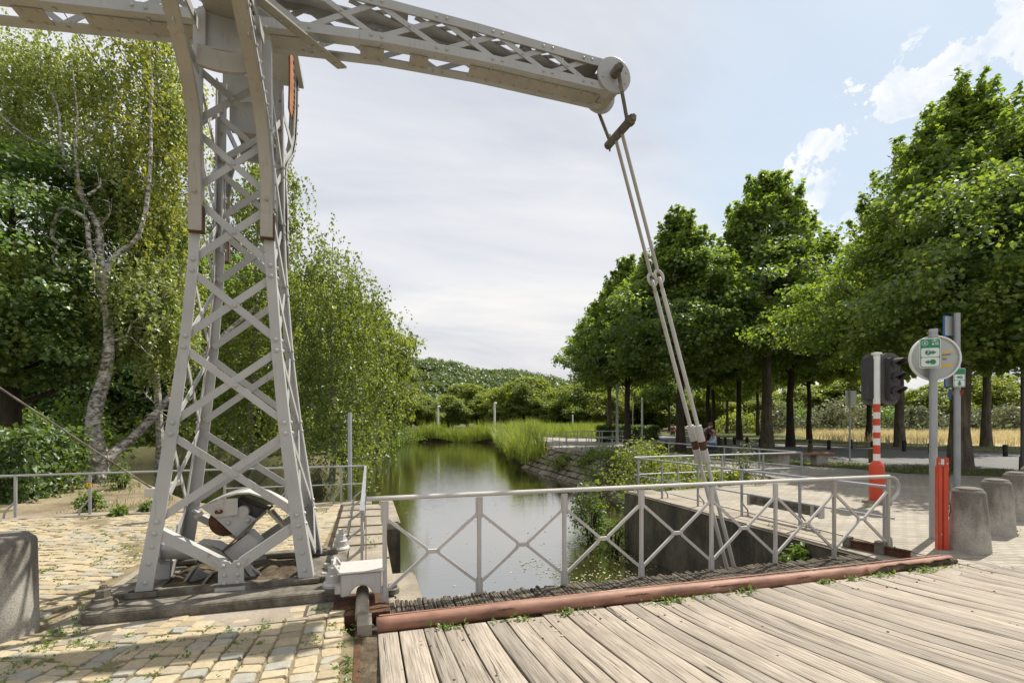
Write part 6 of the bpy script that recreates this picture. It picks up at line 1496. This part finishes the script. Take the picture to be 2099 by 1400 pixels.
# ------------------------------------------------------------------ people
SKIN = mat_noise('skin', [(.3, (.42, .24, .17)), (.7, (.52, .31, .23))], 20, .6, 0)
SHIRT = mat_noise('light_blue_cloth', [(.3, (.42, .52, .66)), (.7, (.60, .69, .80))], 14, .9, .2)
DARKC = mat_noise('dark_cloth', [(.3, (.025, .022, .028)), (.7, (.07, .055, .07))], 14, .9, .2)
JEANS = mat_noise('blue_denim', [(.3, (.03, .05, .10)), (.7, (.06, .09, .17))], 14, .9, .2)
HAIRB = mat_noise('brown_hair', [(.3, (.04, .018, .01)), (.7, (.10, .045, .02))], 60, .6, .3)
HAIRY = mat_noise('fair_hair', [(.3, (.36, .24, .10)), (.7, (.55, .40, .20))], 60, .6, .3)
REDC = mat_noise('red_cloth', [(.3, (.20, .03, .03)), (.7, (.30, .06, .05))], 14, .9, .2)
def skinned(name, joints, edges, root, mat_, parent, sub=1):
    names = list(joints); me = bpy.data.meshes.new(name); me.from_pydata([joints[n][:3] for n in names], [(names.index(a), names.index(b_)) for a, b_ in edges], [])
    o = bpy.data.objects.new(name, me); COL.objects.link(o); md_ = o.modifiers.new('skin', 'SKIN'); md_.use_smooth_shade = True
    for v, n in zip(me.skin_vertices[0].data, names): v.radius = (joints[n][3],)*2; v.use_root = n == root
    s_ = o.modifiers.new('sub', 'SUBSURF'); s_.levels = s_.render_levels = sub
    bpy.context.view_layer.update(); em = bpy.data.meshes.new_from_object(o.evaluated_get(bpy.context.evaluated_depsgraph_get())); bpy.data.objects.remove(o)
    em.materials.clear(); em.materials.append(mat_); em.name = name; r = bpy.data.objects.new(name, em); COL.objects.link(r); r.parent = parent; return r
def person(label, loc, rz, J, hair, shirt, trousers, long_sleeve=True, group=None):
    """J: joint positions, the figure faces local +X"""
    r = thing('person', label, 'person', loc, group, rz); j = {}; e = []
    rad = dict(pelvis=.125, waist=.115, chest=.135, neck=.055, head0=.085, head1=.098, head2=.075)
    for k in ('pelvis', 'waist', 'chest', 'neck', 'head0', 'head1', 'head2'): j[k] = J[k]+(rad[k],)
    e += [('pelvis', 'waist'), ('waist', 'chest'), ('chest', 'neck'), ('neck', 'head0'), ('head0', 'head1'), ('head1', 'head2')]
    h1 = Vector(J['head1']); fw = Vector(J.get('face', (1, 0, 0))).normalized(); sd_ = Vector((0, 1, 0))
    j['nose'] = tuple(h1+fw*.115-Vector((0, 0, .015)))+(.014,); e.append(('head1', 'nose'))
    for s, nm in ((1, 'L'), (-1, 'R')):
        for a, b_, rr in (('shoulder', 'chest', .062), ('elbow', 'shoulder', .043), ('wrist', 'elbow', .030)):
            j[a+nm] = J[a+nm]+(rr,); e.append(((b_+nm) if b_ != 'chest' else 'chest', a+nm))
        w = Vector(J['wrist'+nm]); d = (w-Vector(J['elbow'+nm])).normalized(); sdv = d.cross(Vector((0, 0, 1))).normalized(); palm = w+d*.075; j['palm'+nm] = tuple(palm)+(.030,); e.append(('wrist'+nm, 'palm'+nm))
        for q in range(4):
            k1 = palm+d*.03+sdv*(q-1.5)*.020; L_ = (.062, .075, .070, .052)[q]; k2 = k1+d*L_*.55-Vector((0, 0, .010)); k3 = k1+d*L_-Vector((0, 0, .032))
            for t_, (pt, rr) in enumerate(((k1, .0095), (k2, .009), (k3, .008))): j[f'f{q}{t_}{nm}'] = tuple(pt)+(rr,)
            e += [('palm'+nm, f'f{q}0{nm}'), (f'f{q}0{nm}', f'f{q}1{nm}'), (f'f{q}1{nm}', f'f{q}2{nm}')]
        t1 = palm-d*.03+sdv*s*.040; t2 = t1+d*.045+sdv*s*.018; j['t1'+nm] = tuple(t1)+(.011,); j['t2'+nm] = tuple(t2)+(.009,); e += [('palm'+nm, 't1'+nm), ('t1'+nm, 't2'+nm)]
        for a, b_, rr in (('hip', 'pelvis', .095), ('knee', 'hip', .062), ('ankle', 'knee', .042), ('toe', 'ankle', .036)):
            j[a+nm] = J[a+nm]+(rr,); e.append(((b_+nm) if b_ != 'pelvis' else 'pelvis', a+nm))
    skinned('body', j, e, 'pelvis', SKIN, r)
    def sub_(names, grow): return {n: j[n][:3]+(j[n][3]+grow,) for n in names}
    n_ = ['pelvis', 'waist', 'chest']+[a+s for s in 'LR' for a in (('shoulder', 'elbow', 'wrist') if long_sleeve else ('shoulder', 'elbow'))]
    skinned('shirt', sub_(n_, .016), [x for x in e if x[0] in n_ and x[1] in n_], 'pelvis', shirt, r)
    n_ = ['pelvis']+[a+s for s in 'LR' for a in ('hip', 'knee', 'ankle')]
    skinned('trousers', sub_(n_, .018), [x for x in e if x[0] in n_ and x[1] in n_], 'pelvis', trousers, r)
    for s in 'LR':
        m = MB(); a = Vector(J['ankle'+s]); b_ = Vector(J['toe'+s]); m.tube([a-Vector((.05, 0, .03)), a-Vector((0, 0, .01)), b_+Vector((.02, 0, 0)), b_+Vector((.05, 0, 0))], [.03, .055, .05, .025], 10); m.build('shoe', DARKC, smooth=True).parent = r
    m = MB(); h2 = h1-fw*.028+Vector((0, 0, .03)); rings = []
    for th_ in np.linspace(-.35, 1.5, 7):
        rings.append([h2+Vector((math.cos(a)*.118*math.cos(th_), math.sin(a)*.108*math.cos(th_), .125*math.sin(th_))) for a in np.linspace(0, 6.283, 16, endpoint=False)])
    m.loft(rings); m.build('hair', hair, smooth=True).parent = r
    m = MB()
    for s in (-1, 1): m.rivet(h1+fw*.090+sd_*s*.035+Vector((0, 0, .018)), fw, .010)
    m.build('eyes', BLACK).parent = r
    m = MB(); m.bar(h1+fw*.098-sd_*.025-Vector((0, 0, .055)), h1+fw*.098+sd_*.025-Vector((0, 0, .055)), .010, .012, fw); m.build('mouth', REDC).parent = r
    for s in (-1, 1): m = MB(); m.lathe([(.004, -.008), (.028, 0), (.004, .008)], h1+sd_*s*.100, 10, 'Y'); m.build('ear', SKIN, smooth=True).parent = r
    return r
FACE_L = math.atan2(-RGT.y, -RGT.x); sp0 = at_z(1464, 937)
SIT = dict(pelvis=(0, 0, .50), waist=(-.02, 0, .66), chest=(.0, 0, .90), neck=(.04, 0, 1.07), head0=(.075, 0, 1.13), head1=(.10, 0, 1.20), head2=(.10, 0, 1.28), face=(1, 0, -.3),
           shoulderL=(.01, .18, 1.00), shoulderR=(.01, -.18, 1.00), elbowL=(.10, .23, .76), elbowR=(.10, -.23, .76), wristL=(.32, .14, .72), wristR=(.32, -.14, .72),
           hipL=(.06, .10, .50), hipR=(.06, -.10, .50), kneeL=(.46, .13, .53), kneeR=(.46, -.13, .53), ankleL=(.42, .14, .09), ankleR=(.44, -.12, .09), toeL=(.56, .15, .035), toeR=(.58, -.13, .035))
person('seated person with fair hair and light blue shirt on a folding chair', (sp0.x, sp0.y, 0), FACE_L, SIT, HAIRY, SHIRT, JEANS)
STD = dict(pelvis=(0, 0, .92), waist=(.06, 0, 1.06), chest=(.20, 0, 1.28), neck=(.31, 0, 1.43), head0=(.35, 0, 1.475), head1=(.40, 0, 1.54), head2=(.41, 0, 1.62), face=(1, 0, -.5),
           shoulderL=(.22, .19, 1.37), shoulderR=(.22, -.19, 1.37), elbowL=(.42, .22, 1.16), elbowR=(.42, -.20, 1.16), wristL=(.66, .12, 1.10), wristR=(.66, -.10, 1.08),
           hipL=(0, .10, .90), hipR=(0, -.10, .90), kneeL=(.06, .11, .49), kneeR=(-.04, -.11, .49), ankleL=(.02, .12, .09), ankleR=(-.10, -.12, .09), toeL=(.16, .13, .035), toeR=(.05, -.13, .035))
sp1 = at_z(1440, 938); person('standing person in dark clothes bending over the seated one', (sp1.x, sp1.y, 0), FACE_L+math.pi, STD, HAIRB, DARKC, REDC, False)
CH = thing('folding_chair', 'black folding chair under the person in the light blue shirt', 'chair', (sp0.x, sp0.y, 0), None, FACE_L)
m = MB(); m.box((.05, 0, .385), (.50, .50, .03)); m.build('seat', BLACK).parent = CH
m = MB(); m.box((-.24, 0, .72), (.03, .50, .38)); m.build('backrest', BLACK).parent = CH
for s in (-1, 1):
    for a, b_ in (((.28, s*.25, 0), (-.20, s*.25, .42)), ((-.22, s*.25, 0), (.28, s*.25, .42)), ((-.25, s*.25, .38), (-.25, s*.25, .92)), ((-.25, s*.27, .62), (.22, s*.27, .60))): m = MB(); m.tube([a, b_], .014, 6); m.build('leg' if b_[2] < .6 else 'arm', BLACK).parent = CH
pf2 = at_z(1380, 894); person('tiny far seated person on the bench at the road bend', (pf2.x, pf2.y, -.02), FACE_L+1.2, SIT, HAIRB, REDC, DARKC)
